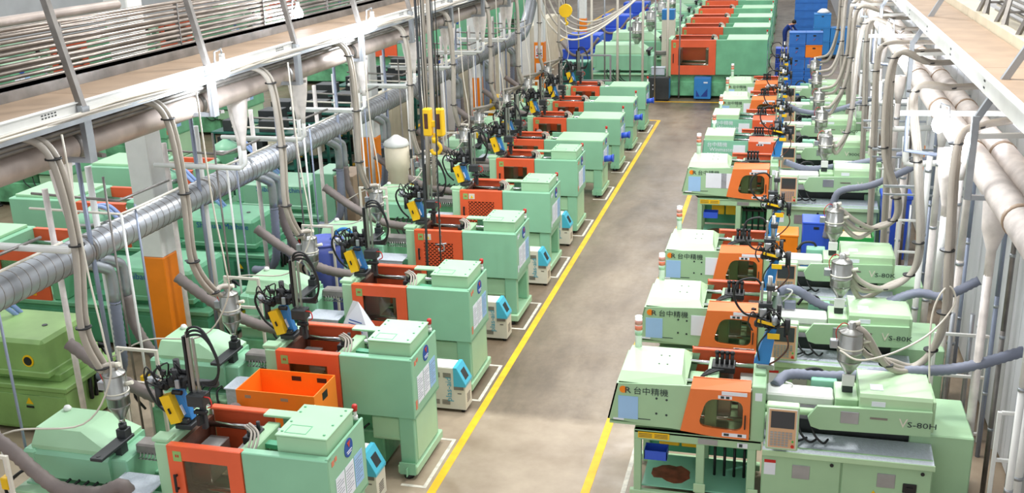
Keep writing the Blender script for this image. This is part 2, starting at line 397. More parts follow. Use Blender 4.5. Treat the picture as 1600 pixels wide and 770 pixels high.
PAPERS = [(-.0, 'paper'), (1, 'paper'), (2, 'paperb')]

def press(name, hw, dw, dep, z0, z1, il, topbox=True, closed=True, grille=False, col='mint', dcol='orange', green_end='mint_pale', stickers=1, tank=None, big=False):
    """horizontal injection press: housing at +x end, orange door, platen, injection unit towards -x; origin at the housing's front right floor corner"""
    t = thing(name, name, 'machine')
    xh = -hw; xd = -hw - dw; xp = xd - .12; s = (z1 - z0) / .82
    fy = 0.0
    # base
    obj('machine_bed', MB().cbox(-il, -hw * .5, .10, dep - .08, .10, z0 - .28, .02).cbox(xd - .1, -hw * .6, .18, dep - .15, z0 - .3, z0, .02), 'bed', t)
    mb = MB()
    for x in (-il + .2, -il * .6, -il * .35, -.14):
        for y in (.04, dep - .04): mb.cyl(x, y, 0, .05, .065, 12).cyl(x, y, .05, .12, .02, 8)
    obj('levelling_foot', mb, 'black', t, kind='stuff')
    obj('foot_rail', MB().cbox(-.27, .0, -.03, dep + .05, .07, .19, .012), green_end, t)
    for y in (.03, dep - .17): obj('leg', MB().cbox(-.24, -.03, y, y + .13, .19, z0, .012), col, t)
    if closed: 
        obj('side_panel', MB().cbox(-.045, -.02, .1, dep - .1, .22, z0 - .03, .006), green_end, t)
        obj('foot_bracket', MB().box(-.24, -.02, -.04, -.03, .07, .24).box(-.13, -.12, -.1, -.03, .07, .18), col, t)
    else:
        obj('cross_rail', MB().cbox(-.24, -.03, .1, dep - .1, z0 - .12, z0, .01), col, t)
    obj('electrics_box', MB().cbox(-.62 * s, -.2 * s, .06, .3, z0 - .36, z0 - .04, .01).box(-.6 * s, -.22 * s, .05, .06, z0 - .33, z0 - .31), 'mint_pale' if col != 'teal' else col, t)
    obj('hydraulic_hose', MB().tube([(-.2 * s, .12, z0 - .05), (-.14, .08, z0 - .12), (-.13, .1, z0 - .35), (-.25, .15, z0 - .42)], .018, 8, cat=4)
        .tube([(-1.2, .1, z0 - .1), (-1.1, .04, z0 - .3), (-.9, .06, z0 - .35), (-.7, .15, z0 - .2)], .014, 6, cat=4)
        .tube([(-1.5, .1, z0 - .1), (-1.4, .03, z0 - .25), (-1.2, .06, z0 - .4), (-1.0, .15, z0 - .3)], .014, 6, cat=4), 'black', t, kind='stuff')
    # housing
    hs = obj('housing', MB().cbox(xh, 0, 0, .025, z0, z1, .008).cbox(-.03, 0, .02, dep, z0 - .02, z1 + (.02 if topbox else 0), .008).cbox(xh, 0, dep - .025, dep, z0, z1, .008)
             .box(xh, 0, .02, dep, z0, z0 + .02).cbox(xh, 0, .005, .11 * s, z1 - .03, z1 + .002, .008), col, t)
    obj('partition', MB().box(xh * .62, xh * .62 + .02, .03, dep - .03, z0 + .02, z1 - .05), 'greend', hs)
    if topbox:
        tb = obj('top_box', MB().cbox(-.62 * s, -.05 * s, .13 * s, .82 * s, z1 - .06, z1 + .17 * s, .008), 'mint_pale', hs)
        obj('lid', MB().cbox(-.63 * s, -.04 * s, .12 * s, .83 * s, z1 + .17 * s, z1 + .19 * s, .006), 'mint_pale', tb)
    else:
        tb = obj('top_cover', MB().cbox(xh * .8, -.005, .005, dep - .01, z1 - .02, z1 + .02, .008), 'mint_pale', hs)
    if topbox:
        mb = MB()
        for yy in (.2, .42, .64, .76):
            for xx in (-.58, -.1): mb.box(xx * s - .012, xx * s + .012, yy * s - .008, yy * s + .008, z1 + .19 * s, z1 + .2 * s)
        mb.ring([(-.55, .18), (-.3, .18), (-.3, .36), (-.55, .36)], [(-.54, .19), (-.31, .19), (-.31, .35), (-.54, .35)], 'z', z1 + .19 * s, z1 + .193 * s)
        obj('hatch', mb, 'green', tb)
        obj('green_plate', MB().cbox(-1.15 * s, -.62 * s, dep - .15, dep, z1 - .02, z1 + .01, .006).box(-.68 * s, -.62 * s, dep - .15, dep, z1 - .2, z1), 'mint_pale', hs)
        obj('gap_shade_sheet', MB().box(-.62 * s, -.03, .82 * s, dep - .03, z1 - .3, z1 - .28), 'dark', hs)  # dark sheet standing in for the shade behind the top box
    # end face signs
    em = obj('emblem', MB().tube([(0.0, .53, z1 - .12 * s), (.006, .53, z1 - .12 * s)], .105 * s, 24), 'inkb', hs, 'round blue emblem')
    mb = MB().prism([(.49, z1 - .05), (.57, z1 - .045), (.535, z1 - .12)], 'x', .007, .010); obj('red_mark', mb, 'red', em)
    obj('white_mark', MB().box(.007, .010, .47, .60, z1 - .16, z1 - .15).box(.007, .010, .485, .59, z1 - .185, z1 - .175), 'paper', em)
    for k, mn in enumerate(('paper', 'paper', 'paperb')):
        y = .16 + k * .24; obj('notice_sheet', MB().box(0.001, .005, y, y + .22, z1 - .68 * s, z1 - .30 * s), mn, hs)
    mb = MB()
    for k in range(3):
        for r_ in range(9): mb.box(.0052, .006, .18 + k * .24, .18 + k * .24 + (.17 if (r_ * 7 + k) % 3 else .1), z1 - (.36 + r_ * .033) * s, z1 - (.353 + r_ * .033) * s)
    obj('printed_lines', mb, 'hoseg', hs, kind='stuff')
    obj('small_notice', MB().box(0.001, .004, .07, .13, z0 + .1, z0 + .22).box(0.001, .004, .1, .16, z1 - .12, z1 - .06).box(0.001, .004, .18, .23, z1 - .1, z1 - .05), 'tinted' if closed else 'paper', hs)
    beacon(hs, -.06, dep - .07, z1 + .02, .2)
    # front door
    dz0 = z0; wx0, wx1 = xd + .17 * s, xh - .17 * s; wz0, wz1 = z0 + (.24 if not grille else .12) * s, z1 - (.17 if not grille else .22) * s
    if big: wz0 = z0 + .22 * s
    d = obj('front_door', MB().ring([(xd, dz0), (xh - .005, dz0), (xh - .005, z1), (xd, z1)], [(wx0, wz0), (wx1, wz0), (wx1, wz1), (wx0, wz1)], 'y', -.015, .02).cbox(xd, xh - .005, -.012, .085 * s, z1 - .03, z1 + .003, .01).cbox(xd, xd + .02, .02, .08, dz0, z1, .004), dcol, t)
    if grille:
        mb = MB(); nx = 7; nz = 14; W = (wx1 - wx0) / nx; Hh = (wz1 - wz0) / nz
        for k in range(nz + 1): mb.box(wx0, wx1, -.012, -.006, wz0 + k * Hh - .005, wz0 + k * Hh + .005)
        for k in range(nz):
            for j in range(nx + 1):
                xx = wx0 + (j + (.5 if k % 2 else 0)) * W
                if xx <= wx1: mb.box(xx - .012, xx + .012, -.012, -.006, wz0 + k * Hh, wz0 + (k + 1) * Hh)
        obj('perforated_grille', mb, dcol, d, 'orange slotted grille')
        obj('liner', MB().box(wx0, wx1, .015, .018, wz0, wz1), 'rust', d)
    else:
        obj('window_pane', MB().box(wx0, wx1, .0, .006, wz0, wz1), 'glass', d, 'smoky window')
    obj('handle', MB().cbox(xd + .07, xd + .10, -.07, -.05, z0 + .28 * s, z0 + .5 * s, .006).box(xd + .075, xd + .095, -.05, -.01, z0 + .3 * s, z0 + .32 * s).box(xd + .075, xd + .095, -.05, -.01, z0 + .46 * s, z0 + .48 * s), 'black', d)
    obj('warning_sticker', MB().box(xd + .07, xd + .17, -.019, -.015, z1 - .18 * s, z1 - .06 * s), 'olive', d, 'yellow green warning sticker')
    obj('sticker_print', MB().box(xd + .1, xd + .115, -.022, -.019, z1 - .13 * s, z1 - .10 * s).box(xd + .125, xd + .14, -.022, -.019, z1 - .13 * s, z1 - .10 * s), 'red', d)
    if stickers > 1: obj('warning_sticker', MB().box(xd + .19, xd + .31, -.019, -.015, z1 - .17 * s, z1 - .06 * s), 'cream', d); obj('sticker_print', MB().prism([(xd + .22, z1 - .15 * s), (xd + .28, z1 - .15 * s), (xd + .25, z1 - .09 * s)], 'y', -.023, -.019), 'yellow', d)
    # rear door
    rd = obj('rear_door', MB().box(xd, xh - .1, dep - .02, dep, z0 + .1, z1 - .02).cbox(xd, xh - .1, dep - .09 * s, dep + .01, z1 - .03, z1 + .005, .01), dcol, t)
    # platens, tie bars, mould, manifold
    pl = obj('fixed_platen', MB().cbox(xp - .06, xd - .005, .03, dep - .03, z0 - .25, z1 - .02, .01).cbox(xp - .1, xd - .02, .05, .22, z1 - .02, z1 + .03, .01), 'mint_pale', t)
    obj('platen_face', MB().box(xd, xd + .05, .12, dep - .1, z0, z1 - .08), 'rust', pl)
    for y in (.2 * s, dep - .2 * s):
        for z in (z0 + .2 * s, z1 - .14 * s): obj('tie_bar', MB().tube([(xd - .02, y, z), (-hw * .45, y, z)], .036 * s, 14), 'chrome', t)
    mx = xh - .12 * s
    mp = obj('moving_platen', MB().cbox(mx, mx + .16, .14, dep - .14, z0 + .06, z1 - .07, .012).cbox(mx + .16, mx + .5, .3 * s, dep - .3 * s, z0 + .2, z1 - .22, .02), 'sage', t)
    obj('toggle_link', MB().beam((mx + .12, dep * .5, z1 - .15), (mx + .62, dep * .55, z1 - .2), .1, .05).beam((mx + .15, dep * .3, z1 - .2), (mx + .6, dep * .35, z1 - .15), .06, .06), 'greend', mp)
    mo = obj('mould', MB().cbox(xd + .08, xd + .32, .26 * s, dep - .26 * s, z0 + .22 * s, z1 - .25 * s, .008).cbox(mx - .22, mx, .26 * s, dep - .26 * s, z0 + .22 * s, z1 - .25 * s, .008), 'steel', t)
    mb = MB()
    for k in range(4): mb.cyl(mx - .02 + .035 * (k % 2), dep * .45 + .05 * k, z1 - .1, z1 + .02 + .03 * (k % 2), .022, 8)
    mb.cbox(mx - .08, mx + .06, dep * .4, dep * .4 + .25, z1 - .14, z1 - .05, .006)
    mf = obj('manifold', mb, 'black', t)
    mb = MB()
    for k in range(3): mb.tube([(mx, dep * .45 + .05 * k, z1), (mx - .03 + .03 * k, dep * .4, z1 + .09 + .02 * k), (mx + .1 + .04 * k, dep * .3, z1 + .08), (mx + .12 + .04 * k, dep * .15, z1 - .05), (mx + .06, dep * .12, z1 - .22)], .013, 8, cat=5)
    obj('hose_loop', mb, 'hose', mf)
    # injection unit
    ix1 = xp - .80; ix0 = -il + .12; zz = (z0 + z1) / 2
    obj('slide_rail', MB().cbox(ix0 - .1, xp, .16, .3, z0 - .3, z0 + .02, .01).cbox(ix0 - .1, xp, dep - .3, dep - .16, z0 - .3, z0 + .02, .01), 'mint', t)
    zc = z0 + .47 * s; zt = z0 + .67 * s; ya, yb = .2, dep - .13
    lid = MB().add([(ix0 + .04, ya, zc - .02), (ix1, ya, zc - .02), (ix1, yb, zc - .02), (ix0 + .04, yb, zc - .02), (ix0 + .04, ya, zc + .03), (ix1, ya, zc + .03), (ix1, yb, zc + .03), (ix0 + .04, yb, zc + .03),
                    (ix0 + .06, ya + .1, zt), (ix1 - .4, ya + .1, zt), (ix1 - .4, yb - .03, zt), (ix0 + .06, yb - .03, zt)],
                   [(0, 3, 2, 1), (0, 1, 5, 4), (1, 2, 6, 5), (2, 3, 7, 6), (3, 0, 4, 7), (4, 5, 9, 8), (5, 6, 10, 9), (6, 7, 11, 10), (7, 4, 8, 11), (8, 9, 10, 11)])
    cv = obj('injection_cover', lid, 'mint_pale', t)
    obj('cover_body', MB().prism([(ya - .04, z0 + .12), (yb + .02, z0 + .12), (yb + .02, zc - .02), (ya - .01, zc - .02), (ya - .05, zc - .06)], 'x', ix0 + .02, ix1 + .02).cbox(ix0 - .06, ix0 + .12, ya - .06, yb, z0 + .2, zc - .01, .03), 'mint', cv)
    obj('knob', MB().lathe([(.04, 0), (.05, .03), (.03, .06)], ix0 + .15, yb - .1, zt, 10), 'white', cv)
    obj('bench', MB().cbox(ix0 - .15, ix1 + .1, .0, dep, z0 - .04, z0 + .0, .008), 'mint_pale', t)
    obj('injection_block', MB().cbox(ix1 - .02, ix1 + .22, .2, dep - .2, z0 - .02, z0 + .42 * s, .015), 'mint', t)
    br = obj('barrel', MB().tube([(ix1 + .2, dep / 2, zz + .03), (xp - .05, dep / 2, zz + .03)], .06, 14).cbox(ix1 + .22, xp - .05, dep / 2 - .1, dep / 2 + .1, zz, zz + .13, .02), 'galvd', t)
    mb = MB()
    for k in range(8): x = ix1 + .28 + k * .045; mb.tube([(x, dep / 2 - .09, zz + .04), (x + .02, dep / 2 - .13, zz), (x - .02, dep / 2 - .12, zz - .04), (x + .05, dep / 2 - .1, zz - .05)], .007, 6, cat=3)
    obj('heater_wires', mb, 'steel', br, kind='stuff')
    sp = obj('slide_plate', MB().cbox(ix1 - .02, ix1 + .13, -.08, dep * .55, z0 + .55 * s, z0 + .59 * s, .006).tube([(ix1 + .05, -.02, z0 + .59 * s), (ix1 + .05, -.02, z0 + .595 * s)], .025, 10), 'dark', t)
    obj('plate_stand', MB().box(ix1, ix1 + .1, .3, .42, z0 + .4 * s, z0 + .55 * s), 'dark', sp)
    mb = MB()
    for k in range(5):
        x = ix0 + .55 + k * .12
        mb.tube([(x, .13, z0 + .15), (x - .02, .02, z0 + .1), (x + .05, -.04, z0 - .12), (x + .2, -.02, z0 - .25), (x + .35, .1, z0 - .3)], .016, 7, cat=5)
    for k in range(3): mb.tube([(ix0 + .02, .3 + .06 * k, z0 + .2), (ix0 - .15, .1 + .05 * k, z0 + .14), (ix0 - .3, .05, z0 - .05), (ix0 - .2, .1, z0 - .3)], .018, 7, cat=5)
    obj('hydraulic_hoses', mb, 'black', t, kind='stuff')
    obj('tread_plate', MB().cbox(xp - .62, xp - .08, -.16, .22, z0 + .26, z0 + .28, .004).box(xp - .6, xp - .1, -.14, -.12, z0 + .0, z0 + .26), 'checker', t, 'silver tread plate')
    return t

def robot(label, loc, mirror=1, box='yellow', group=None):
    t = thing('picking_robot', label, 'robot arm', loc, 0, group)
    s = mirror
    obj('mount', MB().cbox(-.1, .1, -.12, .12, 0, .06, .008).cbox(-.06, .06, -.1, .1, .06, .12, .01), 'dark', t)
    obj('upright', MB().beam((0.03 * s, 0, .08), (-.08 * s, 0, .45), .10, .09), 'blue', t, 'blue inclined upright')
    obj('upright_label', MB().beam((0.01 * s, -.05, .16), (-.03 * s, -.05, .27), .055, .012), 'paper', t)
    obj('control_box', MB().beam((-.07 * s, -.09, .08), (-.17 * s, -.09, .4), .13, .10), box, t, box + ' control box')
    obj('box_catch', MB().beam((-.11 * s, -.145, .2), (-.13 * s, -.145, .26), .03, .015), 'black', t)
    rnd = random.Random(5)
    mb = MB(); mb.cbox(-.16 * s, .08 * s, -.08, .1, .47, .6, .03).cbox(-.27 * s, -.16 * s, -.07, .05, .42, .54, .03).cyl(-.25 * s, -.1, .28, .5, .042, 12).cyl(-.12 * s, .1, .5, .74, .036, 12).cyl(-.04 * s, -.07, .55, .7, .03, 10).cyl(.04 * s, .06, .52, .72, .025, 10)
    for k in range(12):
        x, y, z = rnd.uniform(-.26, .12) * s, rnd.uniform(-.13, .13), rnd.uniform(.44, .66); d = rnd.uniform(.014, .03)
        if k % 2: mb.cbox(x - d, x + d, y - d, y + d, z - d, z + d, .008)
        else: mb.tube([(x - d * 2, y, z), (x + d * 2, y, z)], d, 8)
    for k in range(7):
        x, y = rnd.uniform(-.25, .1) * s, rnd.uniform(-.12, .1)
        mb.tube([(x, y, .55), (x + rnd.uniform(-.1, .1), y - .06, .68 + rnd.uniform(0, .08)), (x + rnd.uniform(-.14, .14), y - .08, .6), (x + rnd.uniform(-.1, .1), y, .48)], .009, 6, cat=4)
    obj('drive_head', mb, 'black', t)
    for v_ in (MB().cyl(-.33 * s, -.1, .5, .6, .035, 10), MB().cbox(-.42 * s, -.3 * s, -.06, .02, .5, .53, .004), MB().cbox(-.02, .03, -.13, -.1, .5, .6, .004)): obj('valve', v_, 'galv', t)
    obj('traverse_beam', MB().cbox(-.18 * s, .42 * s, -.02, .05, .5, .56, .006), 'dark', t)
    obj('vertical_rail', MB().cbox(.14 * s, .18 * s, -.06, -.02, .32, 1.15, .005).cbox(.2 * s, .23 * s, -.05, -.02, .38, 1.08, .004), 'steel', t)
    obj('cable_guard', MB().cbox(.10 * s, .13 * s, -.07, -.01, .45, 1.1, .006), 'black', t)
    obj('carriage', MB().cbox(.1 * s, .3 * s, -.14, .02, .30, .44, .01).cbox(.22 * s, .28 * s, -.1, -.04, .02, .32, .008), 'dark', t)
    obj('gripper', MB().cbox(.17 * s, .32 * s, -.14, -.08, .22, .26, .005).cbox(.22 * s, .26 * s, -.18, -.06, .1, .22, .004), 'black', t)
    for k, rr in enumerate((.22, .27, .17)):
        obj('cable_loop', MB().tube([(.12 * s, -.03, .98 + .03 * k), (.2 * s, -.06, .98 + rr * .8), (.38 * s, -.08, 1.0 + rr * .7), (.5 * s, -.06, .82 + .02 * k), (.42 * s, -.03, .6 - .02 * k), (.2 * s, 0, .54)], .014, 8, cat=6), 'black', t)
    mb = MB(); mb.tube([(-.3 * s, 0, .55), (-.42 * s, .02, .6), (-.5 * s, .04, .45), (-.42 * s, .06, .2), (-.3 * s, .1, .05)], .016, 8, cat=5)
    obj('cable_loop', mb, 'black', t)
    obj('air_line', MB().tube([(.3 * s, -.1, .42), (.38 * s, -.12, .42), (.4 * s, -.13, .34), (.34 * s, -.12, .3)], .008, 6, cat=5), 'red', t, 'thin red air line')
    return t

def robot_b(label, loc, group=None):
    t = thing('picking_robot', label, 'robot arm', loc, 0, group)
    obj('mount', MB().cbox(-.12, .08, -.12, .12, -.02, .05, .008), 'steel', t)
    obj('upright', MB().prism([(-.16, .05), (.02, .05), (.08, .5), (-.02, .52)], 'y', -.1, .02), 'blue', t, 'blue tapering upright')
    obj('cable', MB().tube([(-.1, -.12, .1), (-.12, -.14, .3), (.0, -.13, .5)], .01, 6, cat=4), 'black', t)
    rnd = random.Random(9); mb = MB().cbox(-.08, .12, -.1, .08, .5, .6, .03).cyl(.2, -.09, .42, .64, .036, 12).cbox(-.18, -.06, -.08, .0, .5, .58, .02).cyl(-.1, .06, .5, .74, .03, 10).cyl(.1, .04, .55, .76, .028, 10)
    for k in range(12):
        x, y, z = rnd.uniform(-.2, .2), rnd.uniform(-.13, .1), rnd.uniform(.48, .74); d = rnd.uniform(.013, .028)
        if k % 2: mb.cbox(x - d, x + d, y - d, y + d, z - d, z + d, .006)
        else: mb.tube([(x - d * 2, y, z), (x + d * 2, y, z)], d, 8)
    for k in range(6):
        x, y = rnd.uniform(-.18, .16), rnd.uniform(-.12, .08)
        mb.tube([(x, y, .55), (x + rnd.uniform(-.1, .1), y - .06, .7 + rnd.uniform(0, .08)), (x + rnd.uniform(-.14, .14), y - .08, .62), (x + rnd.uniform(-.1, .1), y, .48)], .009, 6, cat=4)
    obj('drive_head', mb, 'black', t)
    obj('yellow_tag', MB().cbox(-.02, .12, -.16, -.145, .40, .47, .004).beam((-.14, -.15, .62), (.06, -.16, .58), .02, .03), 'yellow', t)
    for v_ in (MB().cyl(.05, -.14, .58, .68, .035, 10), MB().cbox(-.12, -.04, -.14, -.1, .66, .76, .004)): obj('valve', v_, 'galv', t)
    obj('vertical_rail', MB().cyl(-.02, .02, .6, 1.12, .028, 12).cbox(-.12, -.09, -.02, .02, .62, 1.05, .004), 'steel', t)
    obj('carriage', MB().cbox(-.06, .04, -.03, .07, .95, 1.02, .008), 'dark', t); obj('lower_carriage', MB().cbox(-.14, .02, -.05, .05, .74, .8, .006), 'dark', t)
    obj('cable_loop', MB().tube([(-.1, 0, 1.0), (-.2, -.03, 1.1), (-.38, -.05, 1.05), (-.42, -.05, .85), (-.3, -.04, .66), (-.12, 0, .6)], .014, 8, cat=6), 'black', t)
    obj('air_line', MB().tube([(.2, -.12, .45), (.22, -.14, .3), (.12, -.14, .15), (.02, -.12, .06)], .011, 6, cat=5), 'rust', t)
    return t

def chiller(label, loc):
    t = thing('temperature_controller', label, 'cooling unit', loc)
    obj('cabinet', MB().prism([(-.62, .05), (0, .05), (0, .42), (-.13, .70), (-.62, .70)], 'y', 0, .3), 'cream', t)
    obj('front_cover', MB().prism([(-.17, .42), (.012, .42), (.012, .46), (-.12, .715), (-.17, .715)], 'y', -.01, .31), 'cyan', t, 'light blue front cover')
    obj('display', MB().beam((-.015, .15, .5), (-.085, .15, .64), .16, .012), 'screen', t)
    obj('display_frame', MB().beam((-.012, .15, .49), (-.09, .15, .65), .2, .006), 'paper', t)
    obj('name_strip', MB().box(-.17, -.02, -.012, -.008, .37, .42), 'galvd', t)
    mb = MB()
    for (x, z) in ((-.5, .55), (-.33, .55), (-.52, .12), (-.36, .12)):
        for k in range(4): mb.box(x, x + .12, -.004, .0, z + k * .02, z + k * .02 + .012)
    mb.box(-.12, -.06, -.004, 0, .3, .315)
    for k in range(5): mb.box(0, .004, .08, .22, .14 + k * .03, .155 + k * .03)
    obj('vent_slot', mb, 'galvd', t, kind='stuff')
    text('brand_lettering', 'plas-aid', .13, 'inkc', (-.21, -.004, .17), 'up-y', t)
    mb = MB()
    for x in (-.55, -.06):
        for y in (.05, .25): mb.cyl(x, y, 0, .055, .03, 10)
    obj('castor', mb, 'black', t, kind='stuff')
    obj('top_plate', MB().cbox(-.61, -.18, .01, .29, .70, .71, .004), 'white', t)
    return t

# ------------------------------------------------------------ left row (A)
used = []
P1 = press('injection_moulding_machine', .98, .88, .97, .86, 1.68, 3.95, True, True, False)
P2 = press('injection_moulding_machine', .98, .88, .97, .86, 1.68, 3.95, True, False, True, stickers=2)
P3 = press('injection_moulding_machine', 1.5, .95, 1.0, .72, 1.45, 4.4, False, True, False, col='mint')
AY = [8.45, 10.97, 13.45, 16.25, 18.95, 21.7, 24.73, 27.54, 30.08, 32.85]
APR = [P1, P1, P1, P2, P2, P1, P3, P3, P3, P3]
extra = ['cut by the bottom edge', 'behind the orange crate', 'beside the white sack', 'grille door, under the crane hook', 'grille door, clear of the hook', 'last with a raised top box', 'flat topped with blue socket', 'flat topped', 'flat topped, last but one', 'furthest of all']
for i, (y, pr) in enumerate(zip(AY, APR)):
    place(pr, used, (-4.34 if i < 6 else -4.3, y, 0), 'mint machine in the left row, %s from the front, %s' % (ORD[i], extra[i]), group='moulding machines left of the aisle')
    if i in (6, 7, 8, 9):
        cup = MB().tube([(0, 0, 0), (.2, 0, .03)], .08, 14).tube([(0.2, 0, .03), (.24, 0, .03)], .1, 14)
        tag(obj('plug_socket', cup, 'blueb'), 'blue socket on the aisle end of the %s green machine on the left' % ORD[i], 'socket', 'blue sockets').location = (-4.3, y + .25, .95)
P1r = robot('x', (0, 0, 0)); 
for i, y in enumerate(AY):
    place(P1r, used, (-4.34 - 1.86 - (.55 if i > 5 else 0), y + .45, 1.68 if i < 6 else 1.45), 'black robot arm with yellow box on the %s machine of the left row' % ORD[i], group='picking robots of the left row')
hop0 = None
for i, y in enumerate(AY):
    lab = 'steel material hopper over the %s machine of the left row' % ORD[i]
    loc = (-4.34 - 2.725 if i < 6 else -4.3 - 3.32, y + .45, 1.45 if i < 6 else 1.26)
    if hop0 is None: hop0 = hopper(lab, loc, .125, .85, group='hoppers of the left row')
    else:
        h = copy_tree(hop0); h.location = loc; h['label'] = lab; h['group'] = 'hoppers of the left row'
ch0 = None
for i, (x, y) in enumerate([(-4.62, 10.25), (-4.27, 12.85), (-4.35, 15.5), (-4.27, 18.25), (-4.33, 20.75)]):
    lab = 'cream and light blue controller behind the %s machine of the left row' % ORD[i]
    if ch0 is None: ch0 = chiller(lab, (x, y, 0)); c = ch0
    else: c = copy_tree(ch0); c.location = (x, y, 0); c['label'] = lab
    c['group'] = 'temperature controllers'
# white floor bays
for i, y in enumerate(AY):
    t = thing('bay_outline', 'white painted floor bay around the foot of the %s machine of the left row' % ORD[i], 'floor marking', (-4.2, y - .2, 0), 0, 'white floor bays')
    L = 1.3 if i != 1 else 1.3
    obj('long_line', MB().box(-.025, .025, 0, L, 0, .004), 'wht', t)
    obj('end_line', MB().box(-.32, -.025, 0, .05, 0, .004), 'wht', t); obj('end_line', MB().box(-.2, -.025, L - .05, L, 0, .004), 'wht', t)

# ------------------------------------------------------------ right row (B)
def side_press(kind='eighty', model='S-80H', col='sage', cover='sage_pale', teal=False, z_up=0.0):
    t = thing('injection_moulding_machine', 'x', 'machine')
    D = 1.0
    fr = obj('base_frame', MB().cbox(-1.55, -.04, .02, .1, .84, .97, .01).cbox(-1.55, -.04, D - .1, D, .84, .97, .01).cbox(-1.55, -.04, .02, D, .93, .97, .008), col, t)
    for x in (-1.55, -.8, -.2): 
        for y in (.02, D - .12): obj('leg', MB().cbox(x, x + (.10 if x > -1 else .09), y, y + .09, .04, .85, .008), col, t)
    obj('bottom_rail', MB().cbox(-1.6, -.05, .01, .08, .05, .14, .008).cbox(-1.6, -.05, D - .1, D, .05, .14, .008), cover, t)
    obj('added_shade_panel', MB().box(-1.5, -.1, D - .06, D - .04, .2, .9), 'greend', t)  # added dark panel, makes the interior behind the frame openings look shaded
    tr = obj('drip_tray', MB().box(-1.46, -.2, .1, D - .12, .16, .18), 'teal', t)
    rs = random.Random(3)
    blob = [(-1.12 + (.25 + rs.uniform(-.06, .06)) * math.cos(a * math.pi / 9), .42 + (.2 + rs.uniform(-.05, .05)) * math.sin(a * math.pi / 9)) for a in range(18)]
    obj('oil_stain', MB().prism(blob, 'z', .18, .184), 'stain', tr, 'red brown oil stain')
    bt = obj('blue_tray', MB().box(-1.43, -1.15, .05, .25, .56, .57).box(-1.43, -1.15, .05, .06, .57, .68).box(-1.43, -1.15, .24, .25, .57, .68).box(-1.43, -1.42, .05, .25, .57, .68).box(-1.16, -1.15, .05, .25, .57, .68), 'blueb', t, 'small blue tray')
    obj('transformer_box', MB().cbox(-1.3, -1.05, .55, .8, .5, .8, .01), 'yellow', t, 'yellow box under the frame'); obj('transformer_box', MB().cbox(-1.02, -.82, .55, .8, .5, .8, .01), 'yellow', t)
    mb = MB()
    for k in range(4): mb.cyl(-.6 + k * .12, .5, .18, .62, .018, 8)
    mb.box(-.68, -.2, .44, .56, .62, .66)
    for k in range(6): mb.tube([(-.68 + k * .08, .5, .66), (-.7 + k * .08, .4, .8), (-.6 + k * .07, .5, .84), (-.5 + k * .04, .6, .7)], .012, 6, cat=3)
    obj('water_manifold', mb, 'black', t)
    obj('tool_rest', MB().cbox(-.82, -.68, -.0, .02, .2, .32, .006).cbox(-.18, -.06, .0, .02, .18, .32, .006), cover, t)
    obj('yellow_notice', MB().box(-1.50, -1.12, .012, .02, .87, .95), 'yellow', t); 
    mb = MB()
    for r_ in range(3): mb.box(-1.49, -1.33, .010, .012, .885 + r_ * .02, .892 + r_ * .02); mb.box(-1.30, -1.14, .010, .012, .885 + r_ * .02, .892 + r_ * .02)
    obj('printed_lines', mb, 'ink', t, kind='stuff')
    obj('name_plate', MB().box(-.78, -.55, .012, .02, .86, .93), 'galv', t)
    obj('warning_sticker', MB().box(-.32, -.2, .012, .02, .86, .92), 'paper', t); obj('sticker_print', MB().box(-.30, -.26, .009, .012, .87, .91), 'ink', t)
    # clamp housing
    pan = [(-1.87, 1.10), (-.97, 1.03), (-.85, 1.62), (-1.76, 1.58)] if not teal else [(-1.85, 1.08), (-.75, 1.02), (-.75, 1.60), (-1.8, 1.6)]
    hs = obj('clamp_housing', MB().prism(pan, 'y', 0, .025).prism(pan, 'y', D - .05, D - .02).prism([(pan[0][0], pan[0][1]), (pan[0][0] + .02, pan[0][1]), (pan[3][0] + .02, pan[3][1]), (pan[3][0], pan[3][1])], 'y', 0, D - .02).box(-1.85, -.95, .02, D - .05, 1.03, 1.06), 'teal' if teal else col, t)
    if not teal:
        hood = [(0, 1.60), (.03, 1.68), (.10, 1.74), (D - .12, 1.74), (D - .06, 1.70), (D - .04, 1.60)]
        a = [(-1.74, .02, 1.60), (-.94, .02, 1.58), (-1.0, .14, 1.69), (-1.72, .14, 1.69), (-1.70, D - .1, 1.69), (-1.04, D - .1, 1.69), (-.94, D - .02, 1.60), (-1.70, D - .02, 1.60)]
        obj('hood', MB().add(a, [(0, 1, 2, 3), (3, 2, 5, 4), (4, 5, 6, 7), (1, 6, 5, 2), (0, 3, 4, 7), (0, 7, 6, 1)]), cover, hs)
        mb = MB()
        for (x, y) in ((-1.3, .4), (-1.2, .4), (-1.3, .65), (-1.2, .65)): mb.cyl(x, y, 1.69, 1.694, .012, 8)
        for (x, z) in ((-1.28, 1.42), (-1.16, 1.41), (-1.28, 1.22), (-1.16, 1.21)): mb.tube([(x, -.004, z), (x, .0, z)], .014, 10)
        mb.box(-1.55, -1.35, -.003, 0, 1.125, 1.135)
        obj('bolt_hole', mb, 'ink', hs, kind='stuff')
        obj('logo_disc', MB().tube([(-1.68, -.006, 1.505), (-1.68, 0, 1.505)], .045, 18), 'amber', hs, 'orange logo disc')
        text('logo_letter', 'R', .11, 'ink', (-1.665, -.008, 1.465), '-y', hs, 1.2)
        text('maker_lettering', '\u53f0\u4e2d\u7cbe\u6a5f', .105, 'ink', (-1.56, -.004, 1.462), '-y', hs, 1.0)
    else:
        obj('hood', MB().cbox(-1.78, -1.1, .03, D - .05, 1.58, 1.72, .01), cover, hs)
        text('maker_lettering', '\u53f0\u4e2d\u7cbe\u6a5f', .12, 'paper', (-1.72, -.004, 1.46), '-y', hs)
        text('model_lettering', 'Winmaster', .13, 'paper', (-1.66, -.004, 1.34), '-y', hs)
        text('model_lettering', '900CV', .12, 'paper', (-1.72, -.004, 1.22), '-y', hs)
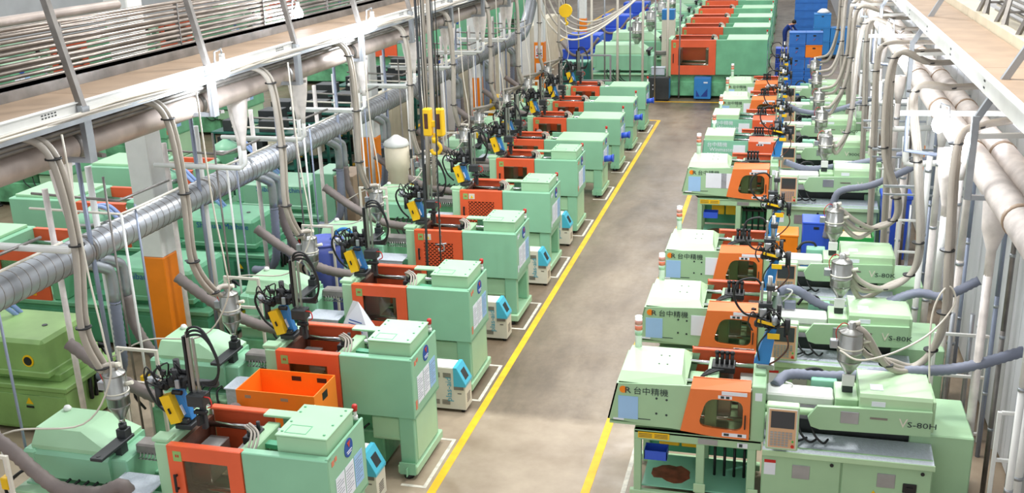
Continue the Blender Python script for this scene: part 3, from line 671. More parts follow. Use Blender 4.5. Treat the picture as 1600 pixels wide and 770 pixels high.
        obj('inner_shade_sheet', MB().box(-1.1, -.75, .03, D - .1, 1.4, 1.42), 'dark', hs)  # dark sheet painted in for the shaded interior beside the hood
    obj('notice_sheet', MB().box(-1.74, -1.50, -.006, 0, 1.12, 1.42), 'paperb' if not teal else 'paper', hs) if not teal else obj('notice_sheet', MB().box(-1.1, -.82, -.006, 0, 1.12, 1.5), 'paper', hs)
    obj('warning_sticker', MB().box(-1.80, -1.67, -.004, 0, 1.095, 1.12), 'paper', hs)
    sg = obj('signal_tower', MB().cyl(-1.62, D - .12, 1.66, 2.1, .045 if not teal else .03, 12), 'beacon', hs, 'pale tower light')
    for (z, mm) in ((1.99, 'lens_red'), (1.92, 'tinted'), (1.85, 'lens_green' if not teal else 'lit_beacon')): obj('lens', MB().cyl(-1.62, D - .12, z, z + .06, .048, 12), mm, sg)
    obj('hose_drop', MB().tube([(-1.62, .3, 1.05), (-1.6, .28, .98), (-1.52, .26, .92)], .03, 8, cat=4), 'black', t)
    # door with rounded slanted window
    out = [(-.99, 1.04), (-.6, 1.0), (-.19, .99), (-.19, 1.35), (-.19, 1.62), (-.5, 1.61), (-.88, 1.60), (-.93, 1.35)]
    inn = [(-.76, 1.13), (-.5, 1.10), (-.30, 1.12), (-.27, 1.3), (-.30, 1.5), (-.5, 1.52), (-.70, 1.50), (-.76, 1.3)]
    if teal:
        out = [(-.75, 1.02), (-.5, 1.02), (.0, 1.02), (.0, 1.3), (.0, 1.6), (-.4, 1.6), (-.75, 1.6), (-.75, 1.3)]
        inn = [(-.6, 1.1), (-.5, 1.1), (-.15, 1.1), (-.13, 1.2), (-.15, 1.32), (-.4, 1.32), (-.6, 1.32), (-.6, 1.2)]
    # refine corner points so the window corners read round
    inn = rounded([(-.79, 1.12), (-.27, 1.09), (-.27, 1.49), (-.69, 1.49)], .11) if not teal else rounded([(-.6, 1.08), (-.14, 1.08), (-.14, 1.32), (-.6, 1.32)], .05)
    cc = (-.5, 1.3) if not teal else (-.37, 1.2)
    angs = sorted([math.atan2(z - cc[1], x - cc[0]) for x, z in inn + out]); ro = raypts(out, cc, angs); ri = raypts(inn, cc, angs)
    def refine(P):
        Q = []
        for i in range(len(P)):
            a, b = Vector(P[i]), Vector(P[(i + 1) % len(P)]); Q += [tuple(a), tuple(a.lerp(b, .5))]
        return Q
    dr = obj('front_door', MB().ring(ro, ri, 'y', -.03, .02).add([(out[-2][0], -.03, out[-2][1]), (out[4][0], -.03, out[4][1]), (out[4][0], .1, 1.71), (out[-2][0] + .02, .1, 1.70)], [(0, 1, 2, 3)])
             .add([(out[4][0], -.03, out[4][1]), (out[4][0], .1, out[4][1]), (out[4][0], .1, 1.71)], [(0, 1, 2)]).box(out[-2][0] + .02, out[4][0], .09, .1, 1.58, 1.705), 'orangeb' if not teal else 'orange', t)
    obj('window_pane', MB().prism(inn, 'y', -.012, -.006), 'glass', dr, 'smoky window')
    obj('handle', MB().cbox(-.25, -.235, -.06, -.035, 1.14, 1.32, .004), 'black', dr)
    obj('warning_sticker', MB().box(-.52, -.23, -.036, -.03, 1.555, 1.60), 'paper', dr); obj('warning_sticker', MB().box(-.56, -.40, -.036, -.03, 1.505, 1.545), 'paper', dr); obj('warning_sticker', MB().box(-.5, -.22, -.036, -.03, 1.02, 1.065), 'paper', dr)
    mb = MB().box(-.53, -.49, -.039, -.036, 1.51, 1.54).box(-.47, -.43, -.039, -.036, 1.51, 1.54).box(-.48, -.42, -.039, -.036, 1.03, 1.06).box(-.32, -.27, -.039, -.036, 1.03, 1.06)
    obj('sticker_print', mb, 'ink', dr, kind='stuff')
    obj('rear_door', MB().box(-.95, -.18, D - .03, D - .01, 1.0, 1.7).cbox(-.94, -.17, D - .08, D, 1.67, 1.70, .008), 'orange', t)
    pl = obj('fixed_platen', MB().cbox(-.18, -.02, 0, D, .97, 1.68, .01).cbox(-.16, -.03, .3, .8, 1.68, 1.72, .008), col, t)
    obj('platen_sticker', MB().box(-.14, -.06, -.004, 0, 1.5, 1.6), 'paper', pl)
    for y in (.22, D - .22):
        for z in (1.12, 1.58): obj('tie_bar', MB().tube([(-1.2, y, z), (-.15, y, z)], .03, 12), 'chrome', t)
    mp = obj('moving_platen', MB().cbox(-.72, -.58, .1, D - .12, 1.04, 1.62, .01).cbox(-.95, -.72, .3, .7, 1.2, 1.5, .02), col, t)
    mb = MB()
    for k in range(4): mb.cyl(-.62 + .06 * k, .62, 1.62, 1.8, .022, 8).lathe([(.03, 0), (.03, .03), (.01, .04)], -.62 + .06 * k, .62, 1.79, 8)
    mb.cbox(-.68, -.4, .5, .75, 1.58, 1.66, .008)
    for k in range(3): mb.tube([(-.6 + .05 * k, .55, 1.6), (-.7 + .05 * k, .4, 1.66), (-.8, .3, 1.58), (-.85 + .03 * k, .3, 1.4)], .014, 7, cat=4)
    obj('core_pull_manifold', mb, 'black', mp)
    obj('mould', MB().cbox(-.58, -.42, .25, .75, 1.14, 1.5, .008).cbox(-.34, -.18, .25, .75, 1.14, 1.5, .008), 'steel', t)
    # cabinet with doors
    cb_ = obj('power_cabinet', MB().cbox(-.03, 1.86, .02, D - .1, .05, .92, .01), col, t)
    for (x0, x1) in ((-.02, .86), (.88, 1.85)):
        dd = obj('cabinet_door', MB().cbox(x0, x1, -.005, .02, .07, .84, .006), col, cb_)
        obj('latch_plate', MB().cbox((x0 + x1) / 2 - .1 - (.05 if x0 < 0 else .2), (x0 + x1) / 2 + .1 - (.05 if x0 < 0 else .2), -.012, -.004, .56, .74, .004), 'galv', dd) if False else None
        pp = MB().cbox((x0 + x1) / 2 - .1, (x0 + x1) / 2 + .1, -.012, -.004, .54, .72, .004); obj('latch_plate', pp, 'galv', cb_)
        obj('lock_knob', MB().tube([(x1 - .1, -.015, .76), (x1 - .1, 0, .76)], .022, 12), 'black', cb_)
    obj('power_switch', MB().cbox(1.55, 1.7, -.02, 0, .5, .62, .006).box(1.59, 1.66, -.03, -.02, .55, .58), 'black', cb_)
    obj('hazard_triangle', MB().prism([(1.2, .42), (1.28, .42), (1.24, .49)], 'y', -.01, -.004), 'yellow', cb_)
    obj('warning_sticker', MB().box(0.0, .13, -.01, -.004, .56, .76), 'paper', cb_); obj('sticker_print', MB().box(0.0, .13, -.013, -.01, .72, .76), 'red', cb_)
    obj('tread_top', MB().add([(-.03, -.06, .90), (1.86, -.06, .90), (1.86, .34, .97), (-.03, .34, .97), (-.03, -.06, .87), (1.86, -.06, .87), (1.86, .34, .91), (-.03, .34, .91)], [(0, 1, 2, 3), (4, 7, 6, 5), (0, 4, 5, 1), (1, 5, 6, 2), (2, 6, 7, 3), (3, 7, 4, 0)]), 'checker', t, 'silver perforated tread top')
    obj('front_rail', MB().cbox(-.03, 1.87, -.07, -.055, .84, .91, .004), cover, t)
    obj('oil_tank', MB().cbox(1.62, 2.32, .35, 1.35, .05, 1.08, .015), col, t)
    obj('under_rail', MB().box(.0, 1.8, .4, .8, .92, 1.12), 'dark', t)
    # operator panel
    cp = obj('operator_panel', MB().cbox(.0, .36, -.2, -.07, 1.0, 1.56, .012), cover, t)
    obj('panel_face', MB().cbox(.02, .34, -.21, -.2, 1.03, 1.53, .004), 'white', cp)
    obj('screen', MB().box(.05, .31, -.218, -.214, 1.29, 1.50), 'screen', cp)
    obj('key_field', MB().box(.03, .33, -.214, -.21, 1.04, 1.52), 'tan', cp)
    mb = MB()
    for i in range(6):
        for j in range(6):
            if i == 5 and j < 3: continue
            mb.box(.05 + i * .042, .082 + i * .042, -.219, -.214, 1.06 + j * .032, 1.082 + j * .032)
    obj('key', mb, 'galv', cp, kind='stuff')
    obj('emergency_stop', MB().tube([(.30, -.23, 1.07), (.30, -.214, 1.07)], .018, 12), 'red', cp); obj('start_button', MB().tube([(.30, -.225, 1.13), (.30, -.214, 1.13)], .012, 10), 'green_btn', cp)
    obj('panel_arm', MB().cbox(.1, .26, -.07, .1, 1.15, 1.25, .008), col, cp)
    # injection unit
    obj('injection_cover', MB().prism([(.12, 1.22), (.82, 1.22), (.88, 1.3), (.88, 1.56), (.8, 1.64), (.14, 1.64), (.12, 1.6)], 'x', 1.02, 1.80).cbox(1.80, 1.84, .14, .86, 1.22, 1.6, .008), cover, t)
    cv = obj('side_panel', MB().prism([(.46, 1.31), (.56, 1.46), (1.05, 1.48), (1.80, 1.50), (1.80, 1.20), (.6, 1.17), (.5, 1.2)], 'y', .07, .12), col, t)
    obj('access_plate', MB().cbox(.82, 1.02, .062, .07, 1.28, 1.43, .003), 'galv', cv)
    obj('name_strip', MB().box(1.14, 1.33, .066, .07, 1.36, 1.385), 'galvd', cv)
    text('model_lettering', 'V', .16, 'tinted' if False else 'cream', (1.45, .066, 1.29), '-y', cv)
    text('model_lettering', model, .095, 'ink', (1.54, .066, 1.30), '-y', cv, 1.35)
    obj('warning_sticker', MB().box(1.15, 1.30, .114, .12, 1.5, 1.56), 'paper', t); obj('warning_sticker', MB().box(1.14, 1.28, .25, .4, 1.642, 1.646), 'paper', t)
    obj('barrel_cover', MB().cbox(-.02, .75, .32, .62, 1.34, 1.46, .02), 'white', t, 'white heat shield over the barrel')
    obj('barrel_tube', MB().tube([(-.02, .2, 1.32), (.9, .2, 1.32)], .045, 12), cover, t)
    obj('hopper_block', MB().cbox(.76, 1.02, .25, .72, 1.18, 1.5, .012), cover, t)
    obj('motor_block', MB().cbox(.5, .8, .7, .9, 1.3, 1.5, .01), 'teal', t)
    mb = MB()
    for k in range(4): mb.tube([(.05 + .15 * k, .15, 1.2), (.1 + .15 * k, .05, 1.1), (.2 + .15 * k, .06, 1.0), (.35 + .12 * k, .2, .98)], .014, 7, cat=4)
    mb.tube([(.35, .8, 1.45), (.45, .85, 1.56), (.62, .88, 1.55), (.68, .85, 1.4)], .02, 8, cat=5)
    obj('hydraulic_hoses', mb, 'black', t, kind='stuff')
    return t
BP1 = side_press(model='S-80H'); BP2 = side_press(model='S-80K'); BP3 = side_press(teal=True, model='900CV')
BY = [(11.05, BP1, 1.0, 'nearest, lettered 80H'), (13.55, BP2, 1.0, 'second from the front, with two sheets on its panel'), (16.1, BP2, 1.0, 'third from the front, in front of the gap'),
      (21.3, BP2, 1.07, 'beyond the gap, with two papers on its panel'), (24.5, BP3, 1.0, 'teal, first with white lettering'), (27.1, BP3, 1.0, 'teal, second with white lettering'),
      (30.0, BP2, 1.0, 'pale hood, next to last in the row'), (32.8, BP2, 1.0, 'pale hood, furthest in the row')]
for i, (y, pr, sc, d) in enumerate(BY):
    o = place(pr, used, (0 if sc == 1 else .0, y, 0), 'machine right of the aisle, ' + d, group='moulding machines right of the aisle')
    if sc != 1: o.scale = (sc, sc, sc)
    if i in (1, 3): 
        n = obj('notice_sheet', MB().box(-1.1 if i == 1 else -1.4, -.9 if i == 1 else -1.0, -.006, 0, 1.2, 1.5), 'paper', o)
rb0 = robot_b('x', (0, 0, 0))
for i, (y, pr, sc, d) in enumerate(BY):
    place(rb0, used, (-.02, y + .55, 1.72 * sc), 'black picking robot with yellow box on the %s machine of the right row' % ORD[i], group='picking robots of the right row')
hb0 = None
for i, (y, pr, sc, d) in enumerate(BY):
    lab = 'steel cone hopper over the %s machine of the right row' % ORD[i]; loc = (.9, y + .48, 1.5 * sc)
    if hb0 is None: hb0 = hopper(lab, loc, .14, .82, group='hoppers of the right row'); obj('white_block', MB().cbox(-.07, .07, -.1, -.06, .1, .24, .006), 'white', hb0)
    else: h = copy_tree(hb0); h.location = loc; h['label'] = lab; h['group'] = 'hoppers of the right row'

# ------------------------------------------------------------ overhead, left side
GX = -7.6
def longpipe(name, label, cat, x, z, y0, y1, r, m, bands=None, group=None, bandm='galvd', step=None, corr=0, n=20):
    t = thing(name, label, cat, (x, y0, z), 0, group)
    obj('pipe_run', MB().tube([(0, 0, 0), (0, y1 - y0, 0)], r, n, corr=corr, step=step), m, t)
    if bands:
        y = bands[0]
        while y < y1 - y0:
            obj('band', MB().tube([(0, y, 0), (0, y + bands[2], 0)], r * 1.06, n), bandm, t); y += bands[1]
    return t
longpipe('overhead_pipe', 'thick dusty lagged pipe running above the left hoppers, under the cable tray', 'pipe', -7.6, 4.66, 5, 40, .155, 'pipe', (1.9, 2.55, .09), 'overhead pipes')
longpipe('overhead_pipe', 'second lagged pipe behind the thick one under the left walkway', 'pipe', -7.97, 4.74, 5, 40, .13, 'pipe', (2.2, 2.55, .09), 'overhead pipes')
def spiral(label, x, z, y0, y1, r):
    t = thing('spiral_duct', label, 'duct', (x, y0, z)); n = 24
    L = y1 - y0; obj('duct_run', MB().tube([(0, 0, 0), (0, L, 0)], r, 28), 'duct', t)
    pts = []; k = 20; turns = int(L / .15)
    for i in range(turns * k + 1): a = 2 * math.pi * i / k; pts.append(((r + .002) * math.cos(a), i * .15 / k, (r + .002) * math.sin(a)))
    obj('spiral_seam', MB().tube(pts, .006, 4), 'galvd', t, kind='stuff')
    for yy in [2 + 3.0 * i for i in range(int(L / 3))]: obj('joint_band', MB().tube([(0, yy, 0), (0, yy + .06, 0)], r * 1.045, n), 'galvd', t)
    obj('end_bend', MB().tube([(0, L - .05, 0), (0, L + .5, .05), (.1, L + 1.1, .6), (.3, L + 1.3, 1.8), (.6, L + 1.4, 4.5)], r * 1.02, 22, cat=5), 'duct', t)
    return t
sd = spiral('big galvanised spiral duct running diagonally across the left of the picture', -8.9, 2.87, 6, 34.5, .205)
for y in (11.3, 16.0, 18.9, 21.4, 24.2, 27.0, 30, 33):
    for k in (0, 1):
        yy = y - 6 + k * .26
        st = obj('branch_stub', MB().tube([(.05, yy - .35, -.15), (.12, yy - .1, -.3), (.14, yy, -.42), (.14, yy, -.85)], .075, 14, cat=3), 'galv', sd)
# branch flexible ducts: some curve to the inner row, some to the outer row
def flex(label, pts, r=.085, m='hosed', group='flexible extraction hoses', name='flexible_hose', step=.035):
    return tag(obj(name, MB().tube(pts, r, 12, cat=7, corr=.12, step=step), m), label, 'hose', group)
for i, y in enumerate((11.3, 16.0, 18.9, 21.4, 24.2, 27.0, 30, 33)):
    flex('grey corrugated hose dropping from the spiral duct to the %s outer machine on the left' % ORD[i], [(-8.76, y, 2.05), (-8.78, y, 1.5), (-8.9, y + .1, 1.0), (-9.2, y + .25, .75), (-9.5, y + .35, .7)], .08, 'hoseg')
    flex('grey corrugated hose sweeping from the spiral duct down to the hopper side, %s along' % ORD[i], [(-8.76, y + .26, 2.05), (-8.72, y + .28, 1.6), (-8.5, y + .35, 1.1), (-8.1, y + .45, .8), (-7.7, y + .5, .72)], .08, 'hosed')
for i, y in enumerate(AY[:9]):
    b = 1.0 if i < 6 else .85
    flex('dusty thick hose lying behind the injection unit of the %s left machine' % ORD[i], [(-8.7, y + 1.75, 1.9), (-8.1, y + 1.75, 1.5), (-7.5, y + 1.78, 1.22), (-6.9, y + 1.75, 1.15), (-6.5, y + 1.65, 1.12), (-6.25, y + 1.5, 1.35)], .085, 'hosed')
flex('dusty thick hose lying in the bottom left corner', [(-8.9, 8.3, 1.9), (-8.21, 8.3, 1.57), (-7.79, 8.3, 1.22), (-7.48, 8.25, 1.1), (-7.0, 8.25, 1.1), (-6.73, 8.3, 1.2), (-6.65, 8.35, 1.0)], .085, 'hosed')

# walkway above the pipes
t = thing('walkway', 'brown boarded walkway with pale steel edge above the left pipes', 'walkway', (-7.62, 5, 5.2))
for i in range(15): obj('board', MB().cbox(-.42, .36, i * 2.4, i * 2.4 + 2.39, -.04, 0, .004), 'ply', t)
obj('edge_channel', MB().box(.36, .40, 0, 36, -.10, .015).box(.40, .43, 0, 36, .005, .015).box(.40, .43, 0, 36, -.10, -.09), 'white', t, 'pale steel edge channel')
obj('back_channel', MB().box(-.56, -.42, 0, 36, -.1, .14).box(-.62, -.42, 0, 36, .12, .14), 'galvd', t, 'dull grey back beam')
mb = MB()
for i in range(14):
    for r_ in range(2):
        for c_ in range(5): mb.box(.43 - .028, .405, 1.1 + i * 2.55 + c_ * .05, 1.125 + i * 2.55 + c_ * .05, -.035 - r_ * .03, -.022 - r_ * .03)
obj('bolt_slot', mb, 'dark', t, kind='stuff')
tr = thing('cable_tray', 'cable tray of cream cables along the left walkway edge', 'cable tray', (-7.12, 5, 5.06))
obj('tray', MB().box(-.1, .06, 0, 36, -.03, -.02).box(-.1, -.09, 0, 36, -.02, .02).box(.05, .06, 0, 36, -.02, .02), 'galv', tr)
rnd = random.Random(2)
for k in range(9):
    ph = rnd.uniform(0, 6); pts = [(-.07 + k * .016 + .025 * math.sin(ph + i * 1.3), i * .6, .016 * (k % 3) + .022 * math.sin(ph * 2 + i * .9) + .0) for i in range(60)]
    obj('cable', MB().tube(pts, .015, 6, cat=2), 'cream_pole' if k % 4 else 'hose', tr)
for k, (x, z) in enumerate(((-7.32, 4.93), (-7.42, 4.86), (-7.5, 4.96))):
    longpipe('conduit', 'slim dark conduit under the left walkway, %s from the cable tray' % ORD[k], 'conduit', x, z, 5, 40, .03, 'galvd', n=8)
for i, y in enumerate([6.7, 9.24, 11.8, 14.3, 16.8, 19.35, 21.9, 24.4, 26.9, 29.4]):
    t = thing('hanger_frame', 'steel hanger and slanting brace on the left walkway, %s from the camera' % ORD[i], 'bracket', (-7.18, y, 4.56), 0, 'left walkway hangers')
    obj('post', MB().cbox(-.03, .03, -.05, .05, 0, .62, .004).box(.03, .045, -.06, .06, 0, .6), 'galv', t)
    obj('brace', MB().beam((0, 0, .6), (-.55, 0, 3.2), .07, .07), 'galvd', t); obj('foot_arm', MB().beam((0, 0, .02), (-1.0, 0, .02), .06, .05), 'galv', t)
    obj('under_strut', MB().beam((-.05, .3, .0), (-.95, .9, -.1), .05, .04), 'galvd', t)
# rack of thin pipes beside the walkway
t = thing('pipe_rack', 'upright rack of ten thin steel pipes beyond the left walkway', 'pipe rack', (-8.35, 5, 5.3))
for k in range(10): obj('thin_pipe', MB().tube([(0, 0, .02 + k * .066), (0, 20, .02 + k * .066)], .025, 8), 'dusty', t)
for k in range(6): obj('thin_pipe', MB().tube([(-.2, 0, .05 + k * .1), (-.2, 20, .05 + k * .1)], .022, 8), 'dusty', t)
for i in range(9): obj('support', MB().cbox(-.06, -.02, i * 2.5 + .6, i * 2.5 + .64, -.1, .62, .003).box(-.03, .03, i * 2.5 + .55, i * 2.5 + .57, 0, .6), 'galvd', t)
longpipe('conduit', 'thick grey pipe end above the rack in the top left corner', 'conduit', -8.6, 5.97, 6, 12.1, .06, 'pipe', n=12)
# lagged funnels and white drop pipes under the thick pipe
for i, y in enumerate([9.35, 13.3, 15.3, 17.9, 20.7, 23.3, 26, 28.7]):
    t = thing('drop_pipe', 'white lagged funnel and drop pipe below the overhead pipe, %s along' % ORD[i], 'pipe', (-7.62, y, 4.5), 0, 'white drop pipes')
    for k in (0, .3):
        obj('funnel', MB().lathe([(.035, -.75), (.045, -.6), (.10, -.3), (.13, .0), (.13, .06)], -.05 - k * .8, k, 0, 14), 'wrap', t)
        obj('down_pipe', MB().tube([(-.05 - k * .8, k, -.72), (-.05 - k * .8, k, -.95 - k * .3), (-.12 - k * .8, k, -1.02 - k * .3), (-1.6, k, -1.02 - k * .3)], .035, 10), 'white', t)
# horizontal instrument rails with droppers to the floor, one set in every bay
for i, y in enumerate([8.3, 11.0, 13.7, 16.4, 19.0, 21.7, 24.3, 27.0, 29.6, 32.2]):
    t = thing('dropper_set', 'rail with slim pipes dropping to the floor, %s bay on the left' % ORD[i], 'pipes', (-8.5, y, 0), 0, 'dropper pipes')
    obj('cross_rail', MB().tube([(-1.2, .1, 3.4), (.2, .1, 3.38), (.22, .5, 3.38), (.22, 1.6, 3.38)], .018, 8), 'cream_pole', t)
    obj('cross_rail', MB().tube([(-1.3, .3, 3.55), (.05, .3, 3.5), (.1, 1.4, 3.5)], .02, 8), 'galvd', t)
    obj('dropper', MB().tube([(-.25, 0, 0), (-.25, 0, 4.5)], .032, 10), 'pole', t, 'blue grey pole')
    obj('dropper', MB().tube([(.08, .02, 0), (.08, .02, 3.9)], .016, 8), 'galvd', t); obj('dropper', MB().tube([(.14, .5, 0), (.14, .5, 3.4)], .016, 8), 'pole', t)
    obj('dropper', MB().tube([(.23, .06, 0.05), (.22, .08, 3.38)], .018, 8), 'white', t, 'white slim pipe')
    obj('dropper', MB().tube([(-.5, .5, 0), (-.5, .5, 3.9)], .045, 10), 'white', t); obj('dropper', MB().tube([(-.57, -.3, 0), (-.57, -.3, 3.8)], .04, 10), 'wrap', t)
    obj('valve', MB().cbox(.17, .27, .0, .1, .95, 1.1, .01), 'yellow', t)
    # pale steel guard frame
    g = thing('guard_frame', 'pale steel pipe guard frame behind the %s left injection unit' % ORD[i], 'frame', (-8.1, y - .65, 0), 0, 'guard frames')
    for x in (0, .56): obj('post', MB().cbox(x - .02, x + .02, -.02, .02, 0, 1.84, .004), 'cream_pole', g)
    for z in (1.82, 1.35, .5): obj('cross_bar', MB().cbox(.02, .54, -.018, .018, z - .02, z + .02, .004), 'cream_pole', g)
# flexible hose pairs hanging to the left hoppers
def hosepair(label, P, off=(.0, .09, 0), r=.036, m='hose', n=2, group='hanging feed hoses'):
    for k in range(n):
        Q = [(p[0] + off[0] * k, p[1] + off[1] * k, p[2] + (.0 if j < len(P) - 2 else -.16 * k)) for j, p in enumerate(P)]
        t = tag(obj('feed_hose', MB().tube(Q, r, 10, cat=8), m), label + (', upper one' if k == 0 else ', lower one' if k == 1 else ', third one'), 'hose', group)
        if k == 0:
            for j in range(1, len(Q) - 2): obj('cable_tie', MB().tube([(Q[j][0], Q[j][1] + .04, Q[j][2] - .008), (Q[j][0], Q[j][1] + .04, Q[j][2] + .008)], .085, 12), 'black', t)
DY = [8.3, 11.0, 13.7, 16.4, 19.0, 21.7, 24.3, 27.0, 29.6, 32.2]
for i, y in enumerate(AY):
    x = -7.1; hx = -7.03 if i < 6 else -7.6; hz = 2.3 if i < 6 else 2.1
    hy = y + .46; lean = -.9 if i in (1,) else (-.75 if i else -.45)
    hosepair('grey beige hose hanging from the walkway to the %s left hopper' % ORD[i],
             [(-7.75, hy + lean - .3, 4.95), (-7.35, hy + lean - .05, 5.0), (-7.12, hy + lean + .1, 4.75), (-7.1, hy + lean + .2, 3.8), (-7.12, hy + lean * .75, 2.9), (-7.12, hy + lean * .35, 2.35), (hx - .08, hy - .12, hz + .06), (hx, hy - .03, hz + .05)])
    tag(obj('cable', MB().tube([(-6.98, hy - .3, 5.0), (-6.95, hy - .3, 3.6), (-6.85, hy - .35, 2.8), (-6.9, hy - .3, 2.3), (-7.3, hy - .35, 1.75), (-8.2, (hy + DY[i]) / 2 - .1, 1.6), (-8.72, DY[i], 1.35)], .011, 6, cat=6), 'cream_pole'), 'thin cream cable looping beside the %s left hopper' % ORD[i], 'cable', 'loose cables')

# crane hook block with chain
t = thing('crane_hook', 'yellow twin sheave crane hook block with chain, hanging over the left row', 'hook', (-5.28, 15, 0))
for k, x in enumerate((-.17, .03)):
    b = obj('sheave_block', MB().cbox(x, x + .14, -.06, .06, 3.66, 4.1, .02), 'yellow', t)
    obj('sheave_slot', MB().box(x + .03, x + .09, -.063, -.058, 3.78, 4.02).box(x + .03, x + .09, .058, .063, 3.78, 4.02), 'rust', b)
obj('cross_bar', MB().cbox(-.05, .06, -.03, .03, 3.8, 3.9, .01), 'yellow', t)
obj('hook', MB().tube([(.0, 0, 3.7), (0, 0, 3.58), (.07, 0, 3.52), (.09, 0, 3.45), (.04, 0, 3.38), (-.04, 0, 3.38), (-.07, 0, 3.44)], .028, 10, cat=5).cyl(0, 0, 3.55, 3.64, .05, 12), 'yellow', t)
for k in range(34):      # chain links
    z = 3.36 - k * .044; a = k % 2
    pts = [((.017 * math.cos(j * math.pi / 4) if a else 0), (0 if a else .017 * math.cos(j * math.pi / 4)), z + .03 * math.sin(j * math.pi / 4)) for j in range(9)]
    obj('chain_link', MB().tube(pts, .006, 5, cap=False), 'galvd', t)
obj('end_hook', MB().tube([(0, 0, 1.88), (.05, 0, 1.84), (.05, 0, 1.76), (-.02, 0, 1.74), (-.04, 0, 1.79)], .013, 8, cat=4).tube([(-.09, 0, 1.85), (.1, 0, 1.88)], .012, 8), 'galv', t)
for k, (x, r) in enumerate(((-.15, .008), (-.11, .008), (.07, .008), (.12, .008))): obj('wire_rope', MB().tube([(x, 0, 4.08), (x, 0, 9.5)], r, 6), 'dark', t)
for i, (x, y, z0, z1, r, m, l) in enumerate([(-5.35, 14.6, 1.2, 9, .022, 'dark', 'dark hanging control cable left of the crane hook'), (-5.15, 14.7, 1.7, 9, .012, 'dark', 'thin dark cord hanging beside the crane hook'),
        (-5.5, 15.6, 2.7, 9, .04, 'hose', 'beige hose hanging straight behind the crane hook'), (-5.62, 15.65, 2.7, 9, .04, 'hose', 'second beige hose hanging straight behind the crane hook')]):
    tag(obj('hanging_cable', MB().tube([(x, y, z1), (x + .02, y, (z0 + z1) / 2), (x - .02, y - .05, z0)], r, 8, cat=4), m), l, 'cable')
ph = thing('second_hook', 'round yellow hook weight hanging at the far end of the left row', 'hook', (-6.4, 30.5, 0))
obj('weight', MB().tube([(0, -.05, 4.1), (0, .05, 4.1)], .2, 12), 'yellow', ph); obj('wire_rope', MB().tube([(0, 0, 4.2), (0, 0, 10)], .012, 6), 'dark', ph); obj('hook', MB().tube([(0, 0, 3.92), (.0, 0, 3.8), (.06, 0, 3.74), (0, 0, 3.68)], .03, 8, cat=4), 'yellow', ph)

# lamps on the walkways
def lampfix(label, loc, s=1):
    t = thing('work_lamp', label, 'lamp', loc)
    obj('lamp_glass', MB().lathe([(.01, -.13), (.06, -.1), (.085, -.03), (.07, .04), (.04, .08)], 0, 0, 0, 18), 'lamp', t, 'bright white lamp glass')
    obj('socket', MB().cyl(0, 0, .08, .18, .035, 12), 'white', t); obj('stem', MB().tube([(0, 0, .18), (0, 0, .24), (-.1 * s, 0, .2), (-.12 * s, 0, -.1), (-.28 * s, 0, -.12)], .012, 8), 'galv', t)
    l = bpy.data.lights.new('lamp_light', 'POINT'); l.energy = 90; l.color = (.85, .92, 1); l.shadow_soft_size = .1
    o = bpy.data.objects.new('lamp_light', l); C.objects.link(o); o.location = (loc[0] + .0, loc[1] - .05, loc[2] - .22)
for (loc, l, s) in [((-6.85, 11.6, 5.22), 'dazzling lamp on the left walkway edge, nearest of the left lamps', 1), ((-6.85, 16.6, 5.25), 'dazzling lamp on the left walkway edge, further along', 1), ((-8.22, 16.6, 5.42), 'dazzling lamp behind the left walkway by the pipe rack', 1),
                    ((1.85, 13.2, 4.38), 'dazzling lamp below the right walkway, nearest of the right lamps', -1), ((1.85, 20.8, 4.6), 'dazzling lamp below the right walkway, further along', -1), ((1.85, 28.5, 4.7), 'dazzling lamp below the right walkway, furthest visible', -1)]: lampfix(l, loc, s)

# ------------------------------------------------------------ overhead, right side
t = thing('walkway', 'brown boarded walkway with white steel edge along the right wall', 'walkway', (2.05, 5, 5.2))
for i in range(17): obj('board', MB().cbox(.03, .68, i * 2.4, i * 2.4 + 2.39, -.04, 0, .004), 'ply', t)
obj('edge_channel', MB().box(-.03, .03, 0, 41, -.17, .02).box(-.06, -.03, 0, 41, .005, .02), 'white', t, 'white steel edge channel')
mb = MB()
for i in range(16): 
    for c_ in range(2): mb.box(-.034, -.03, 1.5 + i * 2.5, 1.58 + i * 2.5, -.05 - c_ * .07, -.03 - c_ * .07)
obj('bolt_slot', mb, 'dark', t, kind='stuff')
kb = obj('trim_1', MB().box(2.74, 3.3, 5, 46, 5.06, 5.2).box(2.74, 2.86, 5, 46, 5.2, 5.32), 'beige', kind='structure'); 
wu = obj('wall_right_upper', MB().box(3.5, 3.7, 2, 90, 5.1, 8), 'wall', kind='structure')
t = thing('pipe_rack', 'rack of shiny thin steel pipes in the top right corner', 'pipe rack', (3.02, 6, 5.2))
for k in range(6): obj('thin_pipe', MB().tube([(.02 * k, 0, .16 + k * .075), (.02 * k, 11, .16 + k * .075)], .024, 10), 'chrome', t)
for i, y in enumerate((5.0, 6.5, 8.0, 9.5, 11.0)):
    sp = obj('support', MB().cbox(-.13, -.09, y - .02, y + .02, 0, .8, .004).beam((-.22, y - .25, 0), (-.08, y, .55), .05, .05).beam((-.25, y + .22, 0), (-.08, y, .55), .05, .05).box(-.12, .14, y - .015, y + .015, .25, .28), 'galvd', t)
for k, (x, z, r) in enumerate(((2.27, 4.0, .16), (2.62, 4.0, .15), (2.84, 4.32, .07))):
    longpipe('lagged_pipe', ['white cloth wrapped pipe under the right walkway, outermost', 'white cloth wrapped pipe under the right walkway, inner one', 'thin white wrapped pipe tucked highest under the right walkway'][k], 'pipe', x, z, 6, 44, r, 'wrap', (1.4, 2.9, .09), 'wrapped pipes', 'ply' if k < 2 else 'galvd')
